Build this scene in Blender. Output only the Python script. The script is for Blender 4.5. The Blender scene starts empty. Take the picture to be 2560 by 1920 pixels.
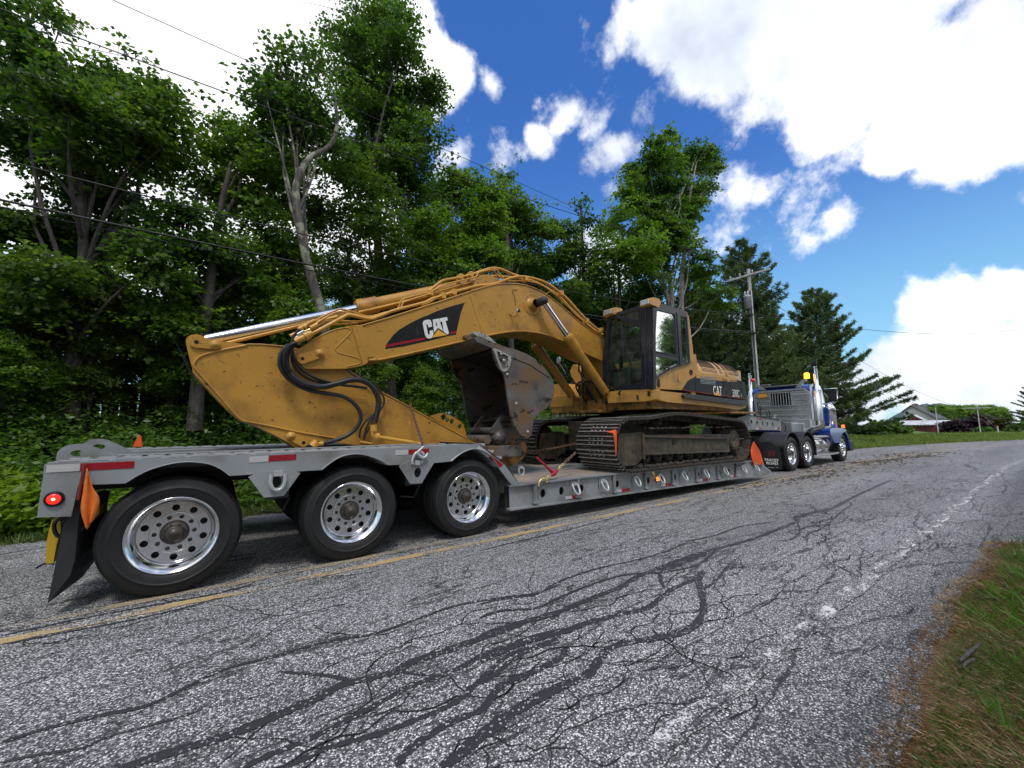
import bpy, bmesh, math, random
import numpy as np
from mathutils import Vector, Matrix
from mathutils.geometry import tessellate_polygon
R = math.radians
sc = bpy.context.scene
C = sc.collection
random.seed(7)
rng = np.random.default_rng(7)

# ------------------------------------------------------------------ camera
# world: X runs along the road in the truck's direction, Y across it, Z up, ground at 0
F_PX, YAW, PIT, ROL = 998.5, 0.9394, 0.1076, -0.0104
CAM = Vector((0, 0, 1.35))
fw = Vector((math.cos(YAW)*math.cos(PIT), math.sin(YAW)*math.cos(PIT), math.sin(PIT)))
r0 = Vector((math.sin(YAW), -math.cos(YAW), 0)); u0 = r0.cross(fw)
rt = r0*math.cos(ROL) + u0*math.sin(ROL); up = u0*math.cos(ROL) - r0*math.sin(ROL)
cd = bpy.data.cameras.new('camera'); cam = bpy.data.objects.new('camera', cd); C.objects.link(cam)
cd.sensor_width = 36; cd.lens = 36*F_PX/2560; cd.clip_start = .05; cd.clip_end = 6000
cam.matrix_world = Matrix(((rt.x, up.x, -fw.x, CAM.x), (rt.y, up.y, -fw.y, CAM.y), (rt.z, up.z, -fw.z, CAM.z), (0, 0, 0, 1)))
sc.camera = cam

def ray(px, py):
    return rt*((px-1280)/F_PX) - up*((py-960)/F_PX) + fw
def at(px, py, X=None, Y=None, Z=None):
    """where the line of sight through a point of the photograph meets the plane X=, Y= or Z= (metres)"""
    d = ray(px, py)
    s = X/d.x if X is not None else (Y/d.y if Y is not None else (Z-CAM.z)/d.z)
    return CAM + d*s
# regions of the photograph in which outlines were measured: corner and scale
R1 = (60, 1050, .28933); R2 = (600, 1050, .31646); R3 = (440, 780, .23508); R4 = (900, 640, .28933)
R5 = (1380, 740, .23508); R6 = (1240, 950, .18083); R7 = (1840, 880, .1808); R8 = (1400, 980, .24864)
RS = (900, 900, .18083); RT = (700, 640, .18083); RF = (0, 0, 1.1573); RB = (2100, 940, .20796); RP = (1780, 660, .1809)
RW = (1200, 1150, .61483); RL = (0, 1400, .63291)
def pt(r, x, y, **k): return at(r[0]+x*r[2], r[1]+y*r[2], **k)
def pts(r, L, **k): return [pt(r, x, y, **k) for x, y in L]
def xz(r, L, Y): return [(p.x, p.z) for p in pts(r, L, Y=Y)]
def yz(r, L, X): return [(p.y, p.z) for p in pts(r, L, X=X)]

# ------------------------------------------------------------------ light, exposure
sc.view_settings.view_transform = 'Standard'; sc.view_settings.look = 'None'
sc.view_settings.exposure = 0.18; sc.view_settings.gamma = 1
SUN_EL, SUN_AZ = R(62), R(-122)          # azimuth measured from +X towards +Y: high behind the camera
sd = Vector((math.cos(SUN_EL)*math.cos(SUN_AZ), math.cos(SUN_EL)*math.sin(SUN_AZ), math.sin(SUN_EL)))
sl = bpy.data.lights.new('sun', 'SUN'); so = bpy.data.objects.new('sun', sl); C.objects.link(so)
sl.energy = 1.6; sl.angle = R(10); sl.color = (1, .95, .87)
so.rotation_euler = sd.to_track_quat('Z', 'Y').to_euler(); so.location = (0, 0, 40)

w = bpy.data.worlds.new('World'); sc.world = w; w.use_nodes = True
T = w.node_tree; N = T.nodes; LK = T.links
bg = N['Background']; bg.inputs['Strength'].default_value = .15
sky = N.new('ShaderNodeTexSky'); sky.sky_type = 'NISHITA'; sky.sun_disc = False
sky.sun_elevation = SUN_EL; sky.sun_rotation = math.pi/2 - SUN_AZ
sky.air_density = 1.0; sky.dust_density = .5; sky.ozone_density = 2.5
hs = N.new('ShaderNodeHueSaturation'); hs.inputs['Saturation'].default_value = 1.32; hs.inputs['Value'].default_value = 1.16; hs.inputs['Hue'].default_value = .512
LK.new(sky.outputs[0], hs.inputs['Color'])
tc = N.new('ShaderNodeTexCoord'); D = tc.outputs['Generated']
def mth(op, a, b=None, c=None, T=T):
    n = T.nodes.new('ShaderNodeMath'); n.operation = op
    for i, v in enumerate((a, b, c)):
        if v is None: continue
        if isinstance(v, (int, float)): n.inputs[i].default_value = v
        else: T.links.new(v, n.inputs[i])
    return n.outputs[0]
def wnoise(scale, detail=8, rough=.55, vec=D):
    n = N.new('ShaderNodeTexNoise'); n.inputs['Scale'].default_value = scale; n.inputs['Detail'].default_value = detail
    n.inputs['Roughness'].default_value = rough; LK.new(vec, n.inputs['Vector']); return n
nz = wnoise(8, 12, .62)
wv = N.new('ShaderNodeVectorMath'); wv.operation = 'MULTIPLY_ADD'; LK.new(wnoise(5, 6).outputs['Color'], wv.inputs[0])
wv.inputs[1].default_value = (.1, .1, .1); LK.new(D, wv.inputs[2])
clouds = [(450, 130, 330, 1), (150, 300, 330, 1), (640, 60, 250, 1), (800, 120, 170, 1), (935, 165, 105, 1), (420, 520, 260, 1), (700, 480, 200, 1), (880, 60, 110, 1), (975, 335, 52, 1),
          (1090, 352, 50, .75), (1165, 300, 42, .95), (1215, 255, 38, .9), (1300, 268, 40, .8), (1340, 335, 62, 1), (1060, 190, 26, .5), (1165, 235, 24, .6),
          (1360, 30, 75, 1), (1440, 75, 110, 1), (1560, 90, 170, 1), (1700, 60, 210, 1), (1900, 120, 240, 1), (2080, 180, 260, 1), (2250, 150, 300, 1), (1960, 330, 85, 1), (2080, 345, 120, 1), (2180, 250, 200, 1), (1830, 200, 150, 1), (1440, 20, 130, 1), (2260, 420, 60, .9),
          (1590, 400, 78, 1), (1650, 400, 55, 1), (1710, 445, 62, .75), (1795, 470, 42, .8), (1750, 515, 28, .6), (1560, 485, 55, .62), (1450, 470, 50, .7),
          (2120, 790, 180, 1), (1980, 810, 130, 1), (2280, 760, 190, 1), (2040, 660, 90, .9), (2180, 640, 90, 1), (1850, 850, 100, .9), (1640, 700, 60, .7), (1300, 560, 90, .8), (1700, 760, 90, .7)]
acc = None
for cx, cy, cr, wt in clouds:
    a = ray(cx*1.1573, cy*1.1573).normalized(); b = ray((cx+cr)*1.1573, cy*1.1573).normalized(); c2 = ray(cx*1.1573, (cy+cr)*1.1573).normalized()
    rad = .5*((a-b).length + (a-c2).length)
    v = N.new('ShaderNodeVectorMath'); v.operation = 'DISTANCE'; LK.new(wv.outputs[0], v.inputs[0]); v.inputs[1].default_value = a + Vector((.05, .05, .05))
    if cr < 80: wt *= .62; rad *= 1.25
    else: wt *= 1.55
    m = mth('MULTIPLY_ADD', v.outputs['Value'], -wt/rad, wt)
    acc = m if acc is None else mth('MAXIMUM', acc, m)
# the rest of the sky carries the same broken cloud
elsewhere = mth('MULTIPLY_ADD', wnoise(1.6, 4).outputs[0], 3.2, -1.15)
fd = N.new('ShaderNodeVectorMath'); fd.operation = 'DOT_PRODUCT'; LK.new(D, fd.inputs[0]); fd.inputs[1].default_value = fw
outside = mth('MULTIPLY', mth('SUBTRACT', .42, fd.outputs['Value']), 5.0)
mn = N.new('ShaderNodeMath'); mn.operation = 'MINIMUM'; mn.use_clamp = False; LK.new(elsewhere, mn.inputs[0]); LK.new(outside, mn.inputs[1])
acc = mth('MAXIMUM', acc, mn.outputs[0])
dens = mth('ADD', acc, mth('MULTIPLY_ADD', nz.outputs[0], 2.6, -1.42))
mr = N.new('ShaderNodeMapRange'); mr.interpolation_type = 'SMOOTHSTEP'; LK.new(dens, mr.inputs[0]); mr.inputs[1].default_value = -.16; mr.inputs[2].default_value = .42
cr = N.new('ShaderNodeValToRGB'); cr.color_ramp.elements[0].position = .36; cr.color_ramp.elements[0].color = (3.9, 4.4, 5.3, 1)
cr.color_ramp.elements[1].position = .53; cr.color_ramp.elements[1].color = (7.6, 7.7, 7.9, 1)
LK.new(wnoise(2.3, 5).outputs[0], cr.inputs[0])
el_ = N.new('ShaderNodeSeparateXYZ'); LK.new(D, el_.inputs[0])
hz_ = N.new('ShaderNodeMapRange'); hz_.interpolation_type = 'SMOOTHSTEP'; LK.new(el_.outputs[2], hz_.inputs[0]); hz_.inputs[1].default_value = .56; hz_.inputs[2].default_value = .02; hz_.inputs[4].default_value = .72
hm = N.new('ShaderNodeMix'); hm.data_type = 'RGBA'; LK.new(hz_.outputs[0], hm.inputs['Factor']); LK.new(hs.outputs[0], hm.inputs['A']); hm.inputs['B'].default_value = (1.9, 4.1, 5.1, 1)
mx = N.new('ShaderNodeMix'); mx.data_type = 'RGBA'; LK.new(mr.outputs[0], mx.inputs['Factor']); LK.new(hm.outputs['Result'], mx.inputs['A']); LK.new(cr.outputs[0], mx.inputs['B'])
LK.new(mx.outputs['Result'], bg.inputs['Color'])

# ------------------------------------------------------------------ materials
def nodes(name):
    m = bpy.data.materials.new(name); m.use_nodes = True
    return m, m.node_tree, m.node_tree.nodes['Principled BSDF']
def tex(T, kind, scale, vec=None, **k):
    n = T.nodes.new('ShaderNodeTex'+kind); n.inputs['Scale'].default_value = scale
    for a, b in k.items():
        if a in n.inputs: n.inputs[a].default_value = b
        else: setattr(n, a, b)
    if vec is None:
        vec = T.nodes.new('ShaderNodeTexCoord').outputs['Object']
    T.links.new(vec, n.inputs['Vector'])
    return n
def scaled(T, s, rot=(0, 0, 0), vec=None):
    mp = T.nodes.new('ShaderNodeMapping'); mp.inputs['Scale'].default_value = s; mp.inputs['Rotation'].default_value = rot
    T.links.new(vec or T.nodes.new('ShaderNodeTexCoord').outputs['Object'], mp.inputs['Vector']); return mp.outputs[0]
def ramp(T, fac, stops, interp='LINEAR'):
    n = T.nodes.new('ShaderNodeValToRGB'); n.color_ramp.interpolation = interp
    e = n.color_ramp.elements
    while len(e) < len(stops): e.new(.5)
    for q, (p, c) in zip(e, stops):
        q.position = p; q.color = (c, c, c, 1) if isinstance(c, (int, float)) else (*c, 1)
    T.links.new(fac, n.inputs[0]); return n.outputs[0]
def mixc(T, f, a, b, blend='MIX'):
    n = T.nodes.new('ShaderNodeMix'); n.data_type = 'RGBA'; n.blend_type = blend
    for k, v in (('Factor', f), ('A', a), ('B', b)):
        if isinstance(v, (int, float)) and k == 'Factor': n.inputs[k].default_value = v
        elif isinstance(v, tuple): n.inputs[k].default_value = (*v, 1)
        elif isinstance(v, (int, float)): n.inputs[k].default_value = (v, v, v, 1)
        else: T.links.new(v, n.inputs[k])
    return n.outputs['Result']
def bump(T, b, h, strength=.3, dist=.01):
    n = T.nodes.new('ShaderNodeBump'); n.inputs['Strength'].default_value = strength; n.inputs['Distance'].default_value = dist
    T.links.new(h, n.inputs['Height']); T.links.new(n.outputs[0], b.inputs['Normal'])
def M(name, col, rough=.5, metal=0, var=.12, vs=3, dirt=None, da=.0, ds=6, chips=None, ca=.62, cs=22, bmp=0, bs=40, spec=.5, coat=0):
    m, T, b = nodes(name)
    c = mixc(T, ramp(T, tex(T, 'Noise', vs, Detail=6).outputs[0], [(.3, 0.), (.7, 1.)]), tuple(x*(1-var) for x in col), tuple(min(1, x*(1+var)) for x in col))
    if dirt:
        f = ramp(T, tex(T, 'Noise', ds, Detail=8, Roughness=.65).outputs[0], [(.62-da*.5, 0.), (.82-da*.5, 1.)])
        c = mixc(T, f, c, dirt)
    if chips:
        f = ramp(T, tex(T, 'Noise', cs, vec=scaled(T, (1, 1, 1.6), (.3, .6, .2)), Detail=5, Roughness=.6, Distortion=.5).outputs[0], [(ca, 0.), (ca+.025, 1.)])
        c = mixc(T, f, c, chips)
    T.links.new(c, b.inputs['Base Color'])
    b.inputs['Metallic'].default_value = metal; b.inputs['Specular IOR Level'].default_value = spec
    if coat: b.inputs['Coat Weight'].default_value = coat; b.inputs['Coat Roughness'].default_value = .08
    T.links.new(ramp(T, tex(T, 'Noise', 9, Detail=6).outputs[0], [(.25, max(.03, rough*.75)), (.75, min(1, rough*1.25))]), b.inputs['Roughness'])
    if bmp: bump(T, b, tex(T, 'Noise', bs, Detail=8).outputs[0], bmp, .01)
    return m
def emis(name, col, s):
    m, T, b = nodes(name); b.inputs['Base Color'].default_value = (*col, 1); b.inputs['Emission Color'].default_value = (*col, 1)
    b.inputs['Emission Strength'].default_value = s; b.inputs['Roughness'].default_value = .3; return m

YEL = M('yellow_paint', (.48, .245, .036), .42, var=.1, vs=1.5, dirt=(.27, .13, .03), da=.26, ds=1.6, chips=(.05, .035, .025), ca=.64, cs=15, bmp=.04)
YELC = M('yellow_body_paint', (.54, .28, .06), .35, var=.08, vs=1.2, dirt=(.3, .17, .06), da=.22, ds=2.2, chips=(.06, .04, .03), ca=.67, cs=11, bmp=.02)
YTUBE = M('yellow_tube_paint', (.6, .31, .05), .4, var=.1, vs=5, dirt=(.25, .14, .05), da=.15, ds=9)
YDIRTY = M('muddy_yellow_paint', (.4, .2, .035), .6, var=.2, vs=4, dirt=(.06, .045, .03), da=.36, ds=6, bmp=.2)
GREY = M('grey_trailer_paint', (.27, .29, .305), .42, var=.1, vs=2, dirt=(.17, .16, .145), da=.22, ds=2.4, chips=(.1, .085, .07), ca=.69, cs=13, bmp=.04)
GREYL = M('galvanised_grey', (.5, .52, .53), .38, metal=.35, var=.1, vs=6, dirt=(.25, .24, .22), da=.12, ds=9)
DARK = M('dark_chassis_steel', (.03, .03, .032), .6, var=.3, vs=5, dirt=(.06, .05, .04), da=.2)
RUBBER = M('tyre_rubber', (.011, .011, .011), .6, var=.25, vs=8, dirt=(.04, .038, .034), da=.02, ds=3, bmp=.08, bs=60)
BLACK = M('black_paint', (.01, .011, .013), .4, var=.2, vs=3, dirt=(.05, .045, .04), da=.05, spec=.3)
NAVY = M('cab_frame_paint', (.016, .018, .026), .3, var=.2, vs=3, dirt=(.09, .08, .07), da=.06, ds=14)
HOSE = M('hose_rubber', (.014, .014, .015), .4, var=.2, vs=9)
ALU = M('polished_aluminium', (.72, .73, .74), .16, metal=1, var=.05, vs=3, dirt=(.3, .29, .28), da=.08, ds=5)
ALUS = M('satin_aluminium', (.6, .61, .62), .33, metal=.85, var=.08, vs=3, dirt=(.3, .29, .28), da=.08, ds=4)
CHROME = M('chrome', (.8, .8, .82), .06, metal=1, var=.02, vs=2)
HUBM = M('greasy_hub_metal', (.07, .06, .05), .45, metal=.4, var=.3, vs=14)
RUST = M('worn_bucket_steel', (.125, .12, .115), .5, metal=.25, var=.45, vs=3, dirt=(.19, .11, .055), da=.36, ds=2.4, chips=(.03, .025, .02), ca=.6, cs=4, bmp=.25, bs=18)
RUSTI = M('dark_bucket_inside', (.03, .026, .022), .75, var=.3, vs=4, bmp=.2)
STEELW = M('polished_wear_steel', (.55, .53, .5), .35, metal=.7, var=.25, vs=20, dirt=(.12, .09, .06), da=.2, ds=14)
MUDM = M('muddy_track_steel', (.04, .031, .023), .75, var=.4, vs=14, dirt=(.11, .09, .065), da=.3, ds=22, bmp=.6, bs=30)
FRAMEM = M('streaked_track_frame', (.1, .072, .045), .6, var=.35, vs=4, dirt=(.03, .024, .018), da=.4, ds=7, bmp=.25, bs=20)
RED = M('dark_red_reflective', (.3, .008, .018), .3, var=.05)
REDP = M('red_binder_paint', (.3, .012, .03), .4, var=.1)
WHT = M('silver_reflective', (.5, .5, .5), .35, var=.06, vs=40)
WHITE = M('white_lettering', (.78, .78, .76), .4, var=.03)
GOLDT = M('orange_triangle', (.8, .4, .04), .4, var=.03)
ORG = M('orange_cloth', (.75, .09, .012), .7, var=.12, vs=7)
ORGB = M('orange_mesh_cloth', (.7, .17, .02), .75, var=.15, vs=9)
REDD = M('dark_red_rod', (.16, .015, .008), .5, var=.2)
BLUE = M('blue_truck_paint', (.006, .045, .28), .22, var=.05, coat=1)
YPL = M('yellow_plastic', (.6, .38, .02), .4, var=.1)
CHAINM = M('rusty_chain', (.2, .12, .075), .5, metal=.5, var=.35, vs=30)
CHAING = M('gold_chain', (.62, .5, .25), .35, metal=.7, var=.2, vs=30)
SEATM = M('beige_seat', (.3, .27, .22), .7, var=.1)
LENS = M('lamp_glass', (.75, .77, .78), .1, metal=.6, var=.05)
FLAPM = M('black_rubber_flap', (.022, .023, .026), .5, var=.2, vs=4)
INTR = M('interior_plastic', (.05, .055, .055), .6, var=.2)
SLOTM = M('slot_shade', (.02, .015, .01), .6)  # dark colour stands in for the shade inside the hood slots
WIREM = M('black_wire', (.012, .012, .012), .5)
POLEM = M('grey_pole_wood', (.5, .49, .48), .8, var=.2, vs=3, dirt=(.2, .18, .16), da=.2, ds=5, bmp=.2)
def glass_mat(name, tint, gl=.16):
    m = bpy.data.materials.new(name); m.use_nodes = True; T = m.node_tree; T.nodes.clear()
    o = T.nodes.new('ShaderNodeOutputMaterial'); tr = T.nodes.new('ShaderNodeBsdfTransparent'); tr.inputs[0].default_value = (*tint, 1)
    g = T.nodes.new('ShaderNodeBsdfGlossy'); g.inputs['Roughness'].default_value = .03; g.inputs[0].default_value = (.9, .95, .93, 1)
    df = T.nodes.new('ShaderNodeBsdfDiffuse'); df.inputs[0].default_value = (.3, .3, .27, 1)
    lw = T.nodes.new('ShaderNodeLayerWeight'); lw.inputs[0].default_value = gl
    a = T.nodes.new('ShaderNodeMixShader'); T.links.new(lw.outputs['Fresnel'], a.inputs[0]); T.links.new(tr.outputs[0], a.inputs[1]); T.links.new(g.outputs[0], a.inputs[2])
    b = T.nodes.new('ShaderNodeMixShader'); T.links.new(ramp(T, tex(T, 'Noise', 5, Detail=6).outputs[0], [(.4, .02), (.75, .16)]), b.inputs[0])
    T.links.new(a.outputs[0], b.inputs[1]); T.links.new(df.outputs[0], b.inputs[2]); T.links.new(b.outputs[0], o.inputs[0]); return m
GLASS = glass_mat('tinted_cab_glass', (.4, .5, .44), .22)
GLASSF = glass_mat('dusty_windscreen', (.55, .68, .6), .12)
def wood_mat():
    m, T, b = nodes('weathered_deck_wood'); v = scaled(T, (1.2, 14, 14))
    c = ramp(T, tex(T, 'Noise', 3, vec=v, Detail=8).outputs[0], [(.25, (.13, .1, .075)), (.6, (.33, .28, .23)), (.85, (.45, .4, .35))])
    T.links.new(c, b.inputs['Base Color']); b.inputs['Roughness'].default_value = .8; return m
WOOD = wood_mat()
def bark_mat(name, c1, c2, lichen=None):
    m, T, b = nodes(name); v = scaled(T, (1, 1, .25))
    n = tex(T, 'Noise', 14, vec=v, Detail=8, Roughness=.7)
    c = ramp(T, n.outputs[0], [(.35, c1), (.65, c2)])
    if lichen: c = mixc(T, ramp(T, tex(T, 'Noise', 3.5, Detail=6).outputs[0], [(.52, 0.), (.6, 1.)]), c, lichen)
    T.links.new(c, b.inputs['Base Color']); b.inputs['Roughness'].default_value = .9; bump(T, b, n.outputs[0], .7, .03); return m
BARK = bark_mat('grey_bark', (.035, .03, .025), (.11, .098, .085))
BARKL = bark_mat('lichened_bark', (.035, .03, .027), (.14, .13, .11), (.27, .28, .2))
BARKP = bark_mat('pale_bark', (.16, .14, .115), (.38, .35, .3))
def leaf_mat(name, cols, trans=.4, big=.35, sat=1):
    m = bpy.data.materials.new(name); m.use_nodes = True; T = m.node_tree; T.nodes.clear()
    o = T.nodes.new('ShaderNodeOutputMaterial'); g = T.nodes.new('ShaderNodeNewGeometry')
    n = tex(T, 'Noise', big, vec=g.outputs['Position'], Detail=3)
    f = mth('ADD', mth('MULTIPLY', g.outputs['Random Per Island'], .6, T=T), mth('MULTIPLY_ADD', n.outputs[0], 1.6, -.6, T=T), T=T)
    c = ramp(T, f, [(i/(len(cols)-1), c) for i, c in enumerate(cols)])
    d = T.nodes.new('ShaderNodeBsdfPrincipled'); T.links.new(c, d.inputs['Base Color']); d.inputs['Roughness'].default_value = .42; d.inputs['Specular IOR Level'].default_value = .5
    t = T.nodes.new('ShaderNodeBsdfTranslucent'); T.links.new(mixc(T, 1., c, (1.5, 1.7, .7), 'MULTIPLY'), t.inputs[0])
    s = T.nodes.new('ShaderNodeMixShader'); s.inputs[0].default_value = min(.9, trans*1.2)
    T.links.new(d.outputs[0], s.inputs[1]); T.links.new(t.outputs[0], s.inputs[2]); T.links.new(s.outputs[0], o.inputs[0]); return m
LEAF = leaf_mat('maple_leaves', [(.025, .065, .016), (.055, .12, .018), (.11, .19, .024), (.2, .29, .045)])
LEAFD = leaf_mat('dark_leaves', [(.02, .052, .016), (.045, .098, .018), (.09, .155, .024), (.17, .24, .045)])
LEAFB = leaf_mat('bright_leaves', [(.05, .11, .015), (.09, .17, .02), (.14, .24, .028), (.2, .32, .045)])
LEAFF = leaf_mat('sun_tinted_far_leaves', [(.08, .15, .02), (.13, .22, .03), (.18, .28, .04), (.24, .34, .06)])  # brighter leaf copy, sunlight on the distant trees put into the colour
NEED = leaf_mat('pine_needles', [(.04, .07, .028), (.065, .105, .034), (.1, .15, .042), (.15, .2, .06)], .2)
UNDER = leaf_mat('weed_leaves', [(.03, .07, .015), (.06, .13, .022), (.1, .19, .03), (.17, .28, .05)])
MARO = leaf_mat('maroon_leaves', [(.015, .006, .01), (.03, .008, .014), (.045, .012, .02)], .25)
BRNL = leaf_mat('brownish_leaves', [(.03, .035, .012), (.05, .045, .015), (.06, .06, .02)], .25)
FARG = leaf_mat('sun_tinted_far_grass', [(.08, .13, .02), (.13, .19, .03), (.19, .24, .05), (.26, .28, .09)], .3, .5)  # paler copy of the blades, sunlit look of the bank painted in
BLADE = leaf_mat('grass_blades', [(.04, .08, .015), (.07, .12, .02), (.11, .16, .03), (.17, .2, .05)], .3, 1.2)
DRY = leaf_mat('dry_needles', [(.12, .06, .025), (.2, .11, .05), (.3, .19, .09), (.38, .28, .15)], .1, 2)

# ------------------------------------------------------------------ mesh helpers
class MB:
    def __init__(s): s.v = []; s.f = []; s.m = []; s.s = []
    def add(s, v, f, mi=0, sm=False):
        o = len(s.v); s.v += [tuple(x) for x in v]; s.f += [tuple(i+o for i in q) for q in f]; s.m += [mi]*len(f); s.s += [sm]*len(f); return s
    def box(s, x0, x1, y0, y1, z0, z1, mi=0):
        v = [(x, y, z) for x in (x0, x1) for y in (y0, y1) for z in (z0, z1)]
        return s.add(v, [(0, 1, 3, 2), (4, 6, 7, 5), (0, 4, 5, 1), (2, 3, 7, 6), (0, 2, 6, 4), (1, 5, 7, 3)], mi)
    def bar(s, a, b, w, h, mi=0, upv=(0, 0, 1)):
        a, b = Vector(a), Vector(b); d = (b-a).normalized(); sx = d.cross(Vector(upv))
        if sx.length < 1e-4: sx = d.cross(Vector((1, 0, 0)))
        sx.normalize(); sz = sx.cross(d); sx *= w/2; sz *= h/2
        v = [p+i*sx+j*sz for p in (a, b) for i in (-1, 1) for j in (-1, 1)]
        return s.add(v, [(0, 1, 3, 2), (4, 6, 7, 5), (0, 4, 5, 1), (2, 3, 7, 6), (0, 2, 6, 4), (1, 5, 7, 3)], mi)
    def prism(s, L, a0, a1, axis='Y', mi=0, holes=(), mj=None, sm=False):
        """flat plate: outline L (x,z), (y,z) or (x,y), with holes, from a0 to a1 along axis"""
        loops = [list(L)]+[list(h) for h in holes]
        tri = tessellate_polygon([[Vector((p[0], p[1], 0)) for p in l] for l in loops])
        flat = [p for l in loops for p in l]
        f3 = {'Y': lambda p, a: (p[0], a, p[1]), 'X': lambda p, a: (a, p[0], p[1]), 'Z': lambda p, a: (p[0], p[1], a)}[axis]
        n = len(flat)
        s.add([f3(p, a0) for p in flat]+[f3(p, a1) for p in flat], [tuple(t) for t in tri]+[tuple(i+n for i in reversed(t)) for t in tri], mi)
        o = 0
        for l in loops:
            k = len(l)
            s.add([f3(p, a0) for p in l]+[f3(p, a1) for p in l], [(i, (i+1) % k, (i+1) % k+k, i+k) for i in range(k)], mi if mj is None else mj, sm)
        return s
    def tube(s, P, r, n=8, mi=0, caps=True, sub=0, sm=True):
        P = [Vector(p) for p in P]; rr = list(r) if isinstance(r, (list, tuple)) else [r]*len(P)
        if sub:
            Q, q = [], []
            for i in range(len(P)-1):
                p0, p1, p2, p3 = P[max(i-1, 0)], P[i], P[i+1], P[min(i+2, len(P)-1)]
                for k in range(sub):
                    t = k/sub
                    Q.append(.5*((2*p1)+(p2-p0)*t+(2*p0-5*p1+4*p2-p3)*t*t+(3*p1-p0-3*p2+p3)*t**3)); q.append(rr[i]*(1-t)+rr[i+1]*t)
            Q.append(P[-1]); q.append(rr[-1]); P, rr = Q, q
        v = []; d = (P[1]-P[0]).normalized(); u = d.orthogonal().normalized()
        for i, p in enumerate(P):
            if i: 
                d = (P[min(i+1, len(P)-1)]-P[i-1]).normalized() if P[min(i+1, len(P)-1)] != P[i-1] else d
            u = (u-d*u.dot(d)).normalized(); w2 = d.cross(u)
            v += [p+rr[i]*(u*math.cos(2*math.pi*k/n)+w2*math.sin(2*math.pi*k/n)) for k in range(n)]
        f = [(i*n+k, i*n+(k+1) % n, (i+1)*n+(k+1) % n, (i+1)*n+k) for i in range(len(P)-1) for k in range(n)]
        s.add(v, f, mi, sm)
        if caps: s.add(v[:n], [tuple(range(n))[::-1]], mi); s.add(v[-n:], [tuple(range(n))], mi)
        return s
    def lathe(s, prof, c=(0, 0, 0), n=48, mi=0, axis='Y', sm=True):
        """profile (along axis, radius) turned about the axis"""
        v = []
        for a, r in prof:
            for k in range(n):
                t = 2*math.pi*k/n; x, z = r*math.cos(t), r*math.sin(t)
                v.append({'Y': (c[0]+x, c[1]+a, c[2]+z), 'X': (c[0]+a, c[1]+x, c[2]+z), 'Z': (c[0]+x, c[1]+z, c[2]+a)}[axis])
        f = [(i*n+k, i*n+(k+1) % n, (i+1)*n+(k+1) % n, (i+1)*n+k) for i in range(len(prof)-1) for k in range(n)]
        return s.add(v, f, mi, sm)
    def build(s, name, mats, parent=None, bevel=0, loc=None, **tags):
        me = bpy.data.meshes.new(name); me.from_pydata(s.v, [], s.f)
        for m in (mats if isinstance(mats, (list, tuple)) else [mats]): me.materials.append(m)
        me.polygons.foreach_set('material_index', s.m); me.polygons.foreach_set('use_smooth', s.s); me.update()
        return link(name, me, parent, bevel, loc, **tags)
def link(name, me, parent=None, bevel=0, loc=None, **tags):
    o = bpy.data.objects.new(name, me); C.objects.link(o)
    if parent is not None:
        o.parent = parent
        if parent.parent is None and parent.type == 'EMPTY' and not parent.get('local'): o.matrix_parent_inverse = Matrix.Translation(-parent.location)
    if loc is not None: o.location = loc
    if bevel:
        b = o.modifiers.new('bevel', 'BEVEL'); b.width = bevel; b.segments = 2; b.limit_method = 'ANGLE'; b.angle_limit = R(40)
    for k, v in tags.items(): o[k] = v
    return o
def thing(name, label, cat, loc=(0, 0, 0), group=None, local=False):
    o = bpy.data.objects.new(name, None); C.objects.link(o); o.location = loc; o.empty_display_size = .2
    o['label'] = label; o['category'] = cat
    if group: o['group'] = group
    if local: o['local'] = 1
    return o
def tag(o, label, cat, group=None):
    o['label'] = label; o['category'] = cat
    if group: o['group'] = group
    return o
def circ(cx, cz, r, n=20, ph=0): return [(cx+r*math.cos(2*math.pi*k/n+ph), cz+r*math.sin(2*math.pi*k/n+ph)) for k in range(n)]
def ell(cx, cz, rx, rz, n=20): return [(cx+rx*math.cos(2*math.pi*k/n), cz+rz*math.sin(2*math.pi*k/n)) for k in range(n)]
def capsule(a, b, ra, rb, n=10):
    t = math.atan2(b[1]-a[1], b[0]-a[0])
    return [(a[0]+ra*math.cos(t+math.pi/2+math.pi*k/n), a[1]+ra*math.sin(t+math.pi/2+math.pi*k/n)) for k in range(n+1)] + \
           [(b[0]+rb*math.cos(t-math.pi/2+math.pi*k/n), b[1]+rb*math.sin(t-math.pi/2+math.pi*k/n)) for k in range(n+1)]
def spl(L, k=6):
    """smooth 2-D polyline through L"""
    Q = []
    for i in range(len(L)-1):
        p0, p1, p2, p3 = L[max(i-1, 0)], L[i], L[i+1], L[min(i+2, len(L)-1)]
        for j in range(k):
            t = j/k
            Q.append(tuple(.5*((2*p1[c])+(p2[c]-p0[c])*t+(2*p0[c]-5*p1[c]+4*p2[c]-p3[c])*t*t+(3*p1[c]-p0[c]-3*p2[c]+p3[c])*t**3) for c in range(len(p1))))
    return Q+[tuple(L[-1])]
def text_mesh(body, size, place, xs=1, bold=0):
    """default-font text; place maps text x,y,depth to the world"""
    cu = bpy.data.curves.new('text', 'FONT'); cu.body = body; cu.size = size; cu.extrude = .002; cu.offset = bold; cu.resolution_u = 3
    o = bpy.data.objects.new('text', cu); C.objects.link(o)
    me = bpy.data.meshes.new_from_object(o.evaluated_get(bpy.context.evaluated_depsgraph_get()))
    mb = MB(); mb.add([place(v.co.x*xs, v.co.y, v.co.z) for v in me.vertices], [tuple(p.vertices) for p in me.polygons])
    bpy.data.objects.remove(o); bpy.data.curves.remove(cu); bpy.data.meshes.remove(me)
    return mb
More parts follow.
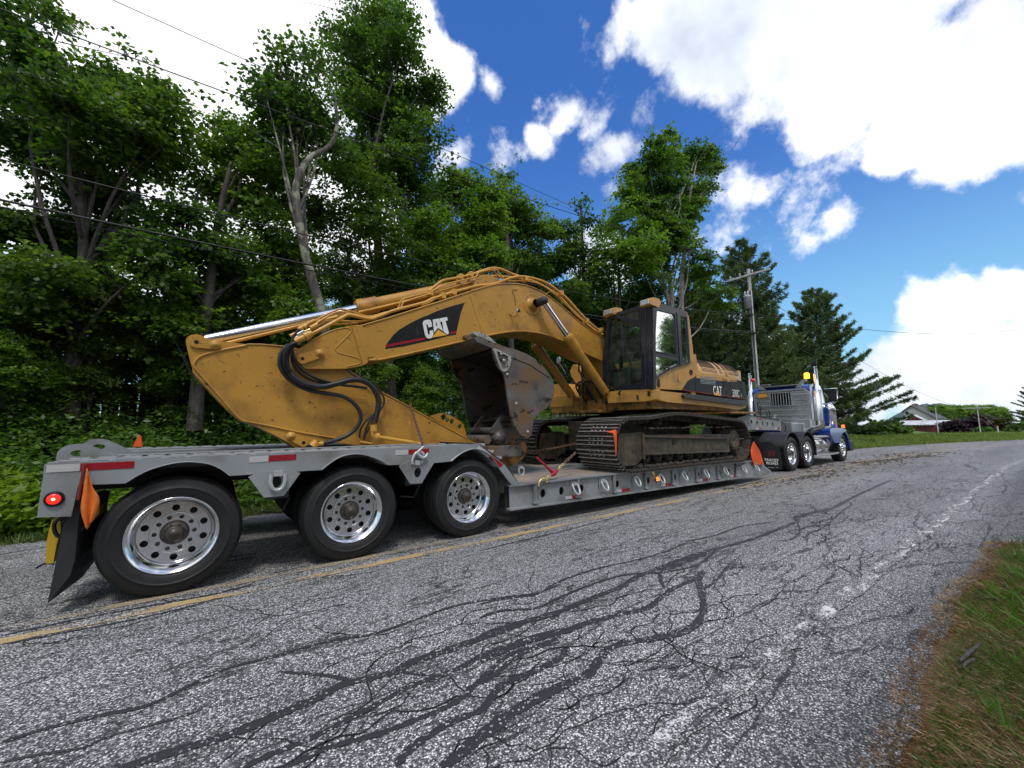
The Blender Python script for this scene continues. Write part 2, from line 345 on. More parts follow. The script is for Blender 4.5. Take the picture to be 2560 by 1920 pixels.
def chain(name, P, label, mat, link_len=.075, r=.007, parts=True, group=None):
    P = [Vector(p) for p in P]; root = thing(name, label, 'chain', P[0], group)
    L = sum((P[i+1]-P[i]).length for i in range(len(P)-1)); n = max(2, int(L/(link_len*.72)))
    mb = MB(); h, w2 = link_len/2-.015, .015
    loop = [(h, 0)]+[]
    ring = [Vector((h+w2*math.cos(t), w2*math.sin(t), 0)) for t in np.linspace(-math.pi/2, math.pi/2, 5)]+[Vector((-h-w2*math.cos(t), -w2*math.sin(t), 0)) for t in np.linspace(-math.pi/2, math.pi/2, 5)]
    mb.tube(ring+[ring[0]], r, 5, caps=False)
    me = None
    for i in range(n):
        s = (i+.5)/n*L; k = 0
        while k < len(P)-2 and s > (P[k+1]-P[k]).length: s -= (P[k+1]-P[k]).length; k += 1
        d = (P[k+1]-P[k]).normalized(); p = P[k]+d*s
        if me is None: o = mb.build('chain_link', mat, root); me = o.data
        else: o = link('chain_link', me, root)
        o.rotation_mode = 'QUATERNION'; o.rotation_quaternion = d.to_track_quat('X', 'Z') @ __import__('mathutils').Quaternion((1, 0, 0), (i % 2)*math.pi/2)
        o.location = p
    return root

# ------------------------------------------------------------------ the road and the ground
def shift(x): return -.0052*max(0, x-17)**2 if x < 75 else -.0052*58**2-.603*(x-75)      # the road bends to the right beyond the truck
def grade(x): return -.00022*max(0, x-45)**2 if x < 120 else -1.24-.033*(x-120)
def asphalt(T, b):
    co = T.nodes.new('ShaderNodeTexCoord').outputs['Object']
    v1 = tex(T, 'Voronoi', 120, vec=co); v2 = tex(T, 'Voronoi', 210, vec=co)
    sep = T.nodes.new('ShaderNodeSeparateColor'); T.links.new(v1.outputs['Color'], sep.inputs[0])
    sp2 = T.nodes.new('ShaderNodeSeparateColor'); T.links.new(v2.outputs['Color'], sp2.inputs[0])
    stones = ramp(T, sep.outputs[0], [(.0, (.05, .05, .053)), (.3, (.11, .11, .115)), (.5, (.26, .26, .26)), (.72, (.47, .47, .46)), (1, (.88, .87, .84))])
    edge = ramp(T, v1.outputs['Distance'], [(.35, 1.), (.75, 0.)])
    c = mixc(T, mth('MULTIPLY', edge, 1., T=T), (.05, .05, .054), stones)
    fine = ramp(T, sp2.outputs[1], [(.2, .45), (.8, 1.6)])
    c = mixc(T, .55, c, mixc(T, 1., c, fine, 'MULTIPLY'))
    big = ramp(T, tex(T, 'Noise', .55, vec=scaled(T, (.3, 1, 1)), Detail=6).outputs[0], [(.3, .82), (.7, 1.22)])
    path = ramp(T, tex(T, 'Noise', .8, vec=scaled(T, (.05, 1.15, 1)), Detail=3).outputs[0], [(.35, .86), (.62, 1.2)]); big = mixc(T, 1., big, path, 'MULTIPLY')
    c = mixc(T, 1., c, big, 'MULTIPLY')
    # cracks running mostly along the road
    vec = scaled(T, (.42, 2.3, 1)); wn = tex(T, 'Noise', 2.2, vec=vec, Detail=6, Roughness=.65)
    ad = T.nodes.new('ShaderNodeVectorMath'); ad.operation = 'MULTIPLY_ADD'; T.links.new(wn.outputs['Color'], ad.inputs[0]); ad.inputs[1].default_value = (.75, .75, 0); T.links.new(vec, ad.inputs[2])
    ck = tex(T, 'Voronoi', .95, vec=ad.outputs[0], feature='DISTANCE_TO_EDGE')
    ck2 = tex(T, 'Voronoi', 3.4, vec=ad.outputs[0], feature='DISTANCE_TO_EDGE')
    m1 = ramp(T, ck.outputs['Distance'], [(.004, 1.), (.014, 0.)])
    m2 = mth('MULTIPLY', ramp(T, ck2.outputs['Distance'], [(.006, 1.), (.026, 0.)]), ramp(T, tex(T, 'Noise', .5, Detail=3).outputs[0], [(.4, .15), (.58, .9)]), T=T)
    cm = mth('MAXIMUM', m1, m2, T=T)
    c = mixc(T, mth('MULTIPLY', cm, .82, T=T), c, (.018, .018, .02))
    hgt = mth('SUBTRACT', mth('MULTIPLY', v1.outputs['Distance'], -.5, T=T), mth('MULTIPLY', cm, 1.2, T=T), T=T)
    bump(T, b, hgt, .55, .006); b.inputs['Roughness'].default_value = .78
    return c
def road_mat():
    m, T, b = nodes('worn_asphalt'); c = asphalt(T, b)
    sx = T.nodes.new('ShaderNodeSeparateXYZ'); T.links.new(T.nodes.new('ShaderNodeTexCoord').outputs['Object'], sx.inputs[0])
    # dried mud dragged out by the lorry: tan film ahead and beside the truck
    mud = mth('MULTIPLY', ramp(T, mth('ABSOLUTE', mth('SUBTRACT', sx.outputs[1], 3.9, T=T), T=T), [(.0, 1.), (1., .0)]), ramp(T, mth('MULTIPLY', sx.outputs[0], .04, T=T), [(.3, 0.), (.5, 1.)]), T=T)
    mud = mth('MULTIPLY', mud, ramp(T, tex(T, 'Noise', 1.4, Detail=8).outputs[0], [(.4, .1), (.6, .9)]), T=T)
    c = mixc(T, mth('MULTIPLY', mud, .7, T=T), c, (.24, .19, .13))
    # darker strip along the verge
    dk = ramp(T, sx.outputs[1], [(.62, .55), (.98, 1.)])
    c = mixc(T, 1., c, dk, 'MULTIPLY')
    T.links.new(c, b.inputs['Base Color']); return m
ROADM = road_mat()
def paint_mat(name, col, th, sc_=5, amount=1., st=(.35, 1.6, 1)):
    m, T, b = nodes(name); c = asphalt(T, b)
    n = tex(T, 'Noise', sc_, vec=scaled(T, st), Detail=8, Roughness=.7)
    s = tex(T, 'Noise', 70, Detail=2)
    f = ramp(T, mth('MULTIPLY_ADD', s.outputs[0], .35, mth('SUBTRACT', n.outputs[0], .17, T=T), T=T), [(th, 0.), (th+.07, amount)])
    T.links.new(mixc(T, f, c, col), b.inputs['Base Color']); return m
YLINE = paint_mat('worn_yellow_line', (.5, .35, .14), .462, 4, .85)
YLINE2 = paint_mat('faded_yellow_line', (.4, .3, .16), .48, 4, .65)
WLINE = paint_mat('worn_white_line', (.8, .79, .76), .54, 5, .9, (.8, 1.6, 1))
def seal_mat():
    m, T, b = nodes('tar_sealant'); co = T.nodes.new('ShaderNodeTexCoord').outputs['Object']
    v = tex(T, 'Voronoi', 110, vec=co); sp = T.nodes.new('ShaderNodeSeparateColor'); T.links.new(v.outputs['Color'], sp.inputs[0])
    c = mixc(T, mth('MULTIPLY', ramp(T, sp.outputs[0], [(.9, 0.), (.95, 1.)]), ramp(T, tex(T, 'Noise', 6).outputs[0], [(.42, 0.), (.58, 1.)]), T=T), (.034, .035, .038), (.5, .5, .5))
    T.links.new(c, b.inputs['Base Color']); b.inputs['Roughness'].default_value = .55; bump(T, b, v.outputs['Distance'], .2, .004); return m
SEAL = seal_mat()
def ground_mat():
    m, T, b = nodes('verge_soil'); n = tex(T, 'Noise', 3, Detail=8, Roughness=.7)
    c = ramp(T, n.outputs[0], [(.3, (.045, .03, .018)), (.5, (.11, .07, .035)), (.65, (.16, .11, .06)), (.85, (.1, .1, .03))])
    far = T.nodes.new('ShaderNodeSeparateXYZ'); T.links.new(T.nodes.new('ShaderNodeTexCoord').outputs['Object'], far.inputs[0])
    g = ramp(T, tex(T, 'Noise', .8, Detail=8).outputs[0], [(.3, (.05, .095, .018)), (.55, (.09, .15, .025)), (.8, (.14, .18, .04))])
    f = ramp(T, mth('MULTIPLY', far.outputs[0], .02, T=T), [(.3, 0.), (.45, 1.)])
    T.links.new(mixc(T, f, c, g), b.inputs['Base Color']); b.inputs['Roughness'].default_value = .95; bump(T, b, tex(T, 'Noise', 20, Detail=8).outputs[0], .8, .03); return m
GROUND = ground_mat()

def sheet(name, strips, mat, z, kind='structure', parent=None):
    """strips: rows of points across; consecutive rows are joined"""
    mb = MB(); n = len(strips[0]); mb.v = [p for r in strips for p in r]
    mb.f = [(i*n+j, i*n+j+1, (i+1)*n+j+1, (i+1)*n+j) for i in range(len(strips)-1) for j in range(n-1)]; mb.m = [0]*len(mb.f); mb.s = [True]*len(mb.f)
    o = mb.build(name, mat, parent)
    if kind: o['kind'] = kind
    return o
nz1 = lambda x, s=1.: math.sin(x*1.7*s+1)*.5+math.sin(x*4.1*s+2.3)*.28+math.sin(x*9.7*s)*.15+math.sin(x*23*s+.7)*.07
RIGHT_EDGE = lambda x: .56+.07*nz1(x, .9)
LEFT_EDGE = lambda x: 7.75+.05*nz1(x, .7)-(.35 if x > 20 else .35*max(0, min(1, x/20)))
xs = [-40+i*1.0 for i in range(38)]+[-2+i*.06 for i in range(230)]+[11.8+i*.5 for i in range(60)]+[42+i*2. for i in range(60)]
rows = []
for x in xs:
    a, b = LEFT_EDGE(x), RIGHT_EDGE(x); s = shift(x); g = grade(x)
    if 7.2 < x: b -= min(3.5, (x-7.2)*.9)      # a drive joins on the right
    rows.append([(x, a+s+(b-a)*j/10, g+.006-.0 if 0 < j < 10 else g-.012) for j in range(11)])
sheet('road', rows, ROADM, 0)
def line(name, y0, wd, x0, x1, mat, z, step=.1, rag=.012):
    rows = []
    x = x0
    while x < x1:
        s = shift(x); g = grade(x); rows.append([(x, y0+s+wd/2+rag*random.uniform(-1, 1), g+z), (x, y0+s-wd/2+rag*random.uniform(-1, 1), g+z)]); x += step if x < 15 else .6
    return sheet(name, rows, mat, z)
line('yellow_line', 4.17, .1, -6, 75, YLINE, .0105); line('yellow_line', 4.43, .1, -6, 75, YLINE2, .0105)
line('white_edge_line', 1.12, .11, -3, 75, WLINE, .0105, .08, .02)
# tar poured along the cracks, as a web of strips
seams = [
 (RL, [(470, 822), (700, 752), (900, 690), (1100, 610), (1250, 545), (1360, 490), (1560, 440), (1620, 405), (1800, 345), (1950, 290), (2100, 235), (2212, 210)], .085),
 (RW, [(0, 710), (140, 668), (290, 628), (430, 570), (560, 520), (650, 470), (830, 400), (960, 360), (1080, 330), (1190, 290), (1290, 250)], .08),
 (RW, [(730, 450), (840, 410), (950, 365)], .12),
 (RL, [(0, 720), (200, 660), (410, 610), (560, 580), (680, 530), (860, 440), (1060, 385), (1300, 320), (1480, 290), (1640, 235), (1800, 180), (2000, 145), (2120, 130), (2212, 95)], .04),
 (RW, [(0, 585), (120, 560), (230, 545), (330, 490), (480, 440), (620, 410), (760, 370), (850, 330), (960, 305), (1060, 270), (1200, 250)], .035),
 (RL, [(960, 822), (1060, 770), (1200, 715), (1400, 615), (1560, 530), (1680, 475), (1800, 430), (1960, 350), (2212, 270)], .045),
 (RW, [(0, 640), (90, 612), (230, 600), (330, 555), (470, 500), (600, 465), (750, 455), (870, 430), (930, 395), (960, 365)], .04),
 (RL, [(1120, 822), (1300, 740), (1480, 690), (1620, 640), (1800, 560), (1900, 470), (2020, 370), (2212, 325)], .045),
 (RW, [(0, 820), (60, 790), (180, 740), (330, 700), (440, 660), (560, 630), (680, 600), (720, 570), (790, 520), (880, 480), (910, 455)], .07),
 (RW, [(730, 455), (735, 490), (750, 520)], .05),
 (RL, [(1560, 815), (1640, 730), (1780, 640), (1900, 590), (1950, 530), (1990, 490), (2100, 440), (2212, 390)], .055),
 (RW, [(0, 910), (60, 870), (150, 800), (250, 750), (330, 720)], .05),
 (RW, [(0, 1130), (80, 1070), (220, 970), (300, 930), (440, 870), (490, 800), (550, 755), (700, 725), (830, 700), (890, 650), (910, 590), (895, 530), (890, 480), (905, 450)], .075),
 (RL, [(1740, 815), (1850, 740), (1960, 640), (2100, 560), (2212, 510)], .075),
 (RW, [(350, 765), (330, 800), (240, 850), (110, 900), (60, 940), (30, 990), (0, 1020)], .06),
 (RW, [(910, 525), (960, 490), (1010, 430), (1045, 400)], .035),
 (RW, [(1290, 250), (1300, 225), (1420, 200), (1490, 165), (1550, 135), (1640, 95), (1680, 80)], .1),
 (RW, [(1290, 250), (1300, 290), (1270, 320), (1210, 330)], .035),
 (RW, [(1330, 330), (1335, 300), (1400, 270), (1470, 210), (1510, 180), (1490, 165)], .04),
 (RL, [(0, 800), (170, 765), (330, 740), (420, 700), (640, 640), (800, 590)], .02),
 (RL, [(1100, 440), (1280, 455), (1390, 475)], .035), (RL, [(1560, 440), (1740, 455), (1790, 430)], .03),
 (RL, [(0, 300), (300, 235), (620, 175), (840, 135), (1000, 95)], .035), (RL, [(0, 335), (260, 285), (500, 240), (720, 190), (860, 150)], .03),
 (RW, [(0, 370), (130, 335), (330, 290), (560, 230)], .025), (RW, [(570, 180), (560, 195), (420, 215), (200, 245), (60, 260)], .02),
]
for r, L, wd in seams:
    P = spl([(p.x, p.y) for p in pts(r, L, Z=.01)], 14); rowsS = []
    for i, p in enumerate(P):
        q = P[min(i+1, len(P)-1)]; o_ = P[max(i-1, 0)]; d = Vector((q[0]-o_[0], q[1]-o_[1])).normalized(); nn = Vector((-d.y, d.x))
        w2 = wd*.34*(1+.3*random.uniform(-1, 1))*(min(1, .3+i*.12, .3+(len(P)-1-i)*.12)); jx = random.uniform(-.004, .004)
        rowsS.append([(p[0]+nn.x*(w2+jx), p[1]+nn.y*(w2+jx), .0105+.0006*(len(rowsS) % 2)), (p[0], p[1], .0135), (p[0]-nn.x*w2, p[1]-nn.y*w2, .0105)])
    sheet('tar_seam', rowsS, SEAL, 0)

# hairline cracks between the sealed ones
mb = MB()
def crack(x, y, ln, w_, ang):
    P = []; 
    while ln > 0:
        P.append((x, y)); st__ = random.uniform(.03, .09); ang += random.gauss(0, .42)-ang*.25; x += st__*math.cos(ang); y += st__*math.sin(ang); ln -= st__
        if random.random() < .025 and w_ > .0045: crack(x, y, ln*.6, w_*.75, ang+random.choice((-1, 1))*random.uniform(.5, 1.2))
    if len(P) < 3: return
    v = []
    for i, p in enumerate(P):
        q = P[min(i+1, len(P)-1)]; o_ = P[max(i-1, 0)]; d = Vector((q[0]-o_[0], q[1]-o_[1])).normalized(); h_ = w_*random.uniform(.25, .75)
        v += [(p[0]-d.y*h_, p[1]+d.x*h_, .0102), (p[0]+d.y*h_, p[1]-d.x*h_, .0102)]
    mb.add(v, [(2*i, 2*i+1, 2*i+3, 2*i+2) for i in range(len(P)-1)])
random.seed(21)
for _ in range(95): crack(random.uniform(-1.5, 16), random.choice((random.gauss(1.75, .4), random.uniform(.8, 4.0), random.gauss(4.6, .2))), random.uniform(.8, 3.5), random.uniform(.004, .0095), random.uniform(-.3, .3))
for _ in range(70): crack(random.uniform(0, 9), random.uniform(.9, 3.9), random.uniform(.3, 1.1), random.uniform(.004, .007), random.uniform(.7, 1.6)*random.choice((-1, 1)))
random.seed(22)
mb.build('fine_cracks', M('crack_gap', (.014, .014, .015), .9), kind='stuff')

def ghgt(x, y):
    s = shift(x); yy = y-s; h = grade(x)-.03
    if yy > 7.8: h += min(.25, (yy-7.8)*.12)+max(0, min(1, (x-28)/50))*max(0, min(.7, (y-10.5)*.12))
    if yy < .5: h -= min(.08, (.5-yy)*.03) if x > 7 else -min(.06, (.5-yy)*.05)
    r = math.hypot(x, y)
    if r > 150: h -= (r-150)*.02
    return h
gx = sorted(set([-400, -200, -100, -60, -40, -30, -20]+[-15+i*.75 for i in range(110)]+[70+i*5 for i in range(40)]+[280, 350, 450, 600, 900, 1400, 2200]))
gy = sorted(set([-1500, -700, -300, -150, -80, -40, -20, -12, -8, -6, -5]+[-4.5+i*.5 for i in range(70)]+[32, 36, 42, 50, 60, 80, 110, 150, 220, 350, 700, 1500]))
rows = []
for x in gx:
    rows.append([(x, y, ghgt(x, y)+(0 if .8 < y-shift(x) < 7.2 else .03*math.sin(x*2.1+y*1.3)*math.sin(y*2.7)) ) for y in gy[::-1]])
sheet('ground', rows, GROUND, 0)
def hillside(name, x, y, rx, ry, h, mat):
    mb = MB(); n, k = 24, 10; v = []
    for i in range(k+1):
        a = i/k
        for j in range(n):
            t = 2*math.pi*j/n; q = 1+.12*math.sin(3*t+x)+.08*math.sin(7*t)
            v.append((x+rx*a*q*math.cos(t), y+ry*a*q*math.sin(t), h*(math.cos(a*math.pi)+1)/2-20+ (6*math.sin(9*t+5*a) if a > 0 else 0)))
    mb.add(v, [(i*n+j, i*n+(j+1) % n, (i+1)*n+(j+1) % n, (i+1)*n+j) for i in range(k) for j in range(n)], 0, True)
    o = mb.build(name, mat); o['kind'] = 'structure'; return o
HILLM = M('haze_tinted_wooded_hill', (.075, .12, .13), .95, var=.25, vs=.02)  # blue of the distant haze mixed into the hill's own colour
p = at(2300, 1015, X=1500); hillside('hill', p.x, p.y-20, 170, 150, p.z+22, HILLM)

# ------------------------------------------------------------------ lowboy trailer
TY = 4.40; TF = 7.12
trailer = thing('lowboy_trailer', 'grey three axle lowboy trailer carrying the excavator', 'trailer', (3, 5.76, 0))
# rear deck side plates with arches, near and far
top = 1.118
arch = [(-.57, .94), (-.5, .995), (-.42, 1.04), (-.3, 1.075), (-.19, 1.083), (-.06, 1.06), (.03, 1.01), (.1, .945)]
arch2 = [(.85, .945), (.93, 1.01), (1.03, 1.065), (1.17, 1.085), (1.3, 1.06), (1.42, 1.01), (1.51, .95)]
arch3 = [(2.28, .945), (2.36, 1.0), (2.47, 1.055), (2.6, 1.08), (2.72, 1.055), (2.86, .97), (2.97, .83)]
side = [(-1.01, top), (-1.02, .74), (-.85, .725), (-.83, .95)]+arch+[(.24, .945)]+arch2+[(1.64, .945), (2.06, .94)]+arch3+[(3.08, .86), (2.68, 1.142), (1.7, 1.135), (.4, 1.125)]
for y0, y1 in ((TY, TY+.02), (TF-.02, TF)):
    MB().prism(side, y0, y1).build('deck_side', GREY, trailer, .004)
for a in (arch, arch2, arch3):
    mb = MB(); P = spl(a, 4)
    for i in range(len(P)-1):
        (x0, z0), (x1, z1) = P[i], P[i+1]
        mb.add([(x0, TY-.035, z0), (x0, TY+.66, z0), (x0, TY+.66, z0+.008), (x0, TY-.035, z0+.008), (x1, TY-.035, z1), (x1, TY+.66, z1), (x1, TY+.66, z1+.008), (x1, TY-.035, z1+.008)],
               [(0, 1, 5, 4), (2, 3, 7, 6), (3, 0, 4, 7), (1, 2, 6, 5)], 0, True)
    mb.build('wheel_arch', GREY, trailer)
# deck: longitudinal flats with checker-edge plates between them
for i, (y0, y1, zz) in enumerate(((TY+.003, 4.72, .0), (4.78, 5.05, -.012), (5.12, 5.4, .0), (6.1, 6.38, .0), (6.45, 6.72, -.012), (6.78, TF-.003, 0))):
    mb = MB(); x0 = -.98 if i else -1.0; x1 = 2.66 if i not in (2, 3) else 2.3
    mb.add([(x, y, z+zz+.006*(x > 1)) for x in (x0, x1) for y in (y0, y1) for z in (1.098, 1.128)], [(0, 1, 3, 2), (4, 6, 7, 5), (0, 4, 5, 1), (2, 3, 7, 6), (0, 2, 6, 4), (1, 5, 7, 3)])
    mb.build('deck_plate', GREY, trailer, .003)
mb = MB()
x = -.95
while x < 2.6:      # bright raised lips along the deck plates
    for y in (TY+.012, 4.71, 4.79, 5.11, 6.74, 7.0): mb.box(x, x+.11, y-.01, y+.01, 1.13, 1.139)
    x += .155
mb.build('deck_lip', GREYL, trailer, kind='stuff')
MB().box(-1.0, 2.6, 5.45, 5.55, .8, 1.09).box(-1.0, 2.6, 5.95, 6.05, .8, 1.09).box(-.9, 2.5, 4.5, 5.4, 1.04, 1.09).box(-.9, 2.5, 6.1, 7.05, 1.04, 1.09).build('main_beam', DARK, trailer)
MB().box(-1.018, -.985, TY+.021, TF-.021, .74, 1.116).build('rear_bumper', GREY, trailer, .004)
MB().add([(2.69, TY, 1.146), (3.1, TY, .87), (3.32, TY, .585), (2.69, TF, 1.146), (3.1, TF, .87), (3.32, TF, .585)], [(0, 3, 4, 1), (1, 4, 5, 2)]).build('ramp_plate', GREY, trailer)
mb = MB().prism([(3.08, .86), (3.32, .575), (3.2, .575), (2.99, .82)], TY-.002, TY+.03); mb.build('ramp_side', GREY, trailer, .003)
for i in range(3):
    x = 2.74+i*.13; z = 1.115-i*.09
    MB().box(x, x+.035, TY-.01, TY+.25, z, z+.03).build('ramp_cleat', GREYL, trailer, .003)
# lifting lugs on the tail
for Y, zo in ((4.82, 0), (5.52, .03)):
    L = [(-1.05, 1.12)]+[(-.935+.115*math.cos(t), 1.165+zo+.085*math.sin(t)) for t in np.linspace(math.pi*1.05, math.pi*.32, 8)]+[(-.64, 1.12)]
    MB().prism(L, Y, Y+.025, holes=[ell(-.93, 1.172+zo, .045, .026, 14)]).build('tail_lug', GREY, trailer, .004)
# triangular ring plates
for L, hc in (([(.24, .925), (.33, .965), (.57, .97), (.66, .93), (.53, .73), (.37, .73)], (.462, .865)), ([(1.64, .93), (1.75, .99), (1.97, .985), (2.06, .945), (1.91, .722), (1.77, .73)], (1.86, .845))):
    MB().prism(L, TY-.02, TY-.002, holes=[ell(hc[0], hc[1], .042, .055, 18)]).build('ring_plate', GREY, trailer, .003)
def dring(x, z, y, parent=trailer, s=1, swing=0, drop=0):
    mb = MB(); L = [(-.05, .05), (-.055, -.02), (-.035, -.075), (0, -.09), (.035, -.075), (.055, -.02), (.05, .05)]
    P = [(x+a*s, y-.03-drop*(.05-b)*s, z+b*s) for a, b in L]; mb.tube(P, .0165*s, 8, sub=4)
    mb.bar((x-.035*s, y-.015, z+.055*s), (x+.035*s, y-.015, z+.055*s), .055*s, .045*s)
    return mb.build('tie_down_ring', GREYL, parent, 0)
dring(.47, .885, TY-.02, s=1.05)
# reflective tape
def tape(x0, x1, z0, z1, xm, y=TY-.004, h=.055, dz=0):
    MB().add([(x0, y, z0), (xm, y, z0+(z1-z0)*(xm-x0)/(x1-x0)), (xm, y, z0-h+(z1-z0)*(xm-x0)/(x1-x0)), (x0, y, z0-h)], [(0, 1, 2, 3)]).build('silver_tape', WHT, trailer)
    zm = z0+(z1-z0)*(xm-x0)/(x1-x0)
    MB().add([(xm, y, zm), (x1, y, z1), (x1, y, z1-h), (xm, y, zm-h)], [(0, 1, 2, 3)]).build('red_tape', RED, trailer)
tape(-1.0, -.53, 1.11, 1.112, -.83); 
for (x0, xm, x1) in ((.24, .39, .62), (1.6, 1.75, 2.0)): tape(x0, x1, 1.108, 1.112, xm)
a = [(2.68, 1.12), (2.86, 1.0), (3.055, .865)]
for (p0, p1, m_, nm) in ((a[0], a[1], WHT, 'silver_tape'), (a[1], a[2], RED, 'red_tape')):
    MB().add([(p0[0], TY-.004, p0[1]), (p1[0], TY-.004, p1[1]), (p1[0]-.035, TY-.004, p1[1]-.04), (p0[0]-.035, TY-.004, p0[1]-.04)], [(0, 1, 2, 3)]).build(nm, m_, trailer)
# tail lamp, rods and flags, mud flap
lx, lz = -.945, .862
MB().lathe([(-.012, .028), (-.02, .045), (-.012, .052), (.0, .055)], (lx, TY, lz)).build('lamp_bezel', BLACK, trailer)
mb = MB().lathe([(-.026, .001), (-.024, .02), (-.014, .043), (-.004, .044)], (lx, TY, lz), 24); mb.build('tail_lamp', emis('red_lamp', (.9, .02, .015), 1.0), trailer)
mb = MB().lathe([(-.031, .001), (-.029, .008), (-.02, .013)], (lx, TY, lz), 12); mb.build('lamp_glow', emis('lamp_core', (1, .35, .15), 5), trailer)
rod = pts(R1, [(525, 385), (470, 690)], Y=TY-.03)
MB().tube(rod, [.011, .012], 8).build('flag_rod', REDD, trailer)
def cloth(name, corners_px, reg, Y, label, mat, amp=.02, n=10, **k):
    """hanging cloth between a left and a right edge, both polylines from top to bottom"""
    l, r_ = [pts(reg, c, Y=Y) for c in corners_px]; L = spl([tuple(v) for v in l], 5); Rr = spl([tuple(v) for v in r_], 5); m_ = min(len(L), len(Rr))
    L = [L[int(i*(len(L)-1)/(m_-1))] for i in range(m_)]; Rr = [Rr[int(i*(len(Rr)-1)/(m_-1))] for i in range(m_)]
    mb = MB(); v = []
    for i in range(m_):
        for j in range(n+1):
            t = j/n; q = [L[i][c]*(1-t)+Rr[i][c]*t for c in range(3)]; q[1] += amp*math.sin(t*9+i*.35)*(.3+i/m_); v.append(q)
    mb.add(v, [(i*(n+1)+j, i*(n+1)+j+1, (i+1)*(n+1)+j+1, (i+1)*(n+1)+j) for i in range(m_-1) for j in range(n)], 0, True)
    o = mb.build(name, mat); so_ = o.modifiers.new('thick', 'SOLIDIFY'); so_.thickness = .003
    return tag(o, label, 'flag', k.get('group'))
cloth('safety_flag', ([(540, 420), (515, 580), (495, 770), (545, 940)], [(548, 420), (590, 560), (652, 690), (600, 860)]), R1, TY-.05, 'orange mesh flag drooping beside the red tail lamp of the trailer', ORGB, group='orange safety flags on the trailer')
fl = [(440, 690), (390, 850), (340, 900), (320, 1000), (270, 1250), (205, 1575)]; fr = [(500, 700), (470, 860), (460, 1000), (440, 1200), (400, 1340), (210, 1580)]
A = pts(R1, fl, Y=TY+.02); B = [p+Vector((0, .5, 0)) for p in A]
mb = MB(); v = []
for i, (p, q) in enumerate(zip(pts(R1, fl, Y=TY+.06), pts(R1, fr, Y=TY+.06))):
    v += [p, q, q+Vector((.06, .6, .0)), p+Vector((.06, .6, 0))]
mb.add(v, [(i*4+j, i*4+(j+1) % 4, i*4+4+(j+1) % 4, i*4+4+j) for i in range(len(fl)-1) for j in range(4)], 0, False); mb.build('mud_flap', FLAPM, trailer)
# yellow tank bracket with hoses under the tail
Lp = xz(R1, [(262, 850), (330, 845), (335, 950), (300, 1060), (270, 1225), (205, 1225), (215, 1040), (235, 940)], TY+.3)
MB().prism(Lp, TY+.25, TY+.7).build('yellow_bracket', YPL, trailer, .01)
Lp = xz(R1, [(470, 930), (600, 830), (655, 740), (668, 730), (660, 800), (560, 900), (470, 960)], TY+.3)
MB().prism(Lp, TY+.25, TY+.5).build('yellow_bracket', YPL, trailer, .008)
MB().tube(pts(R1, [(360, 830), (270, 880), (265, 960), (310, 1010), (380, 960), (470, 960), (560, 880)], Y=TY+.12), .013, 8, sub=4).build('air_hose', HOSE, trailer)
MB().tube(pts(R1, [(100, 1282), (180, 1240), (260, 1245)], Y=TY+.3), .008, 6, sub=2).tube(pts(R1, [(410, 700), (400, 850), (330, 900)], Y=TY+.1), .02, 8).build('hanging_latch', BLACK, trailer)
tag(MB().prism(xz(R1, [(1000, 122), (1015, 150), (1025, 230), (945, 230), (960, 190)], 7.12), 7.1, 7.13).build('safety_flag', ORG), 'small orange flag on the far rear edge of the trailer deck', 'flag', 'orange safety flags on the trailer')

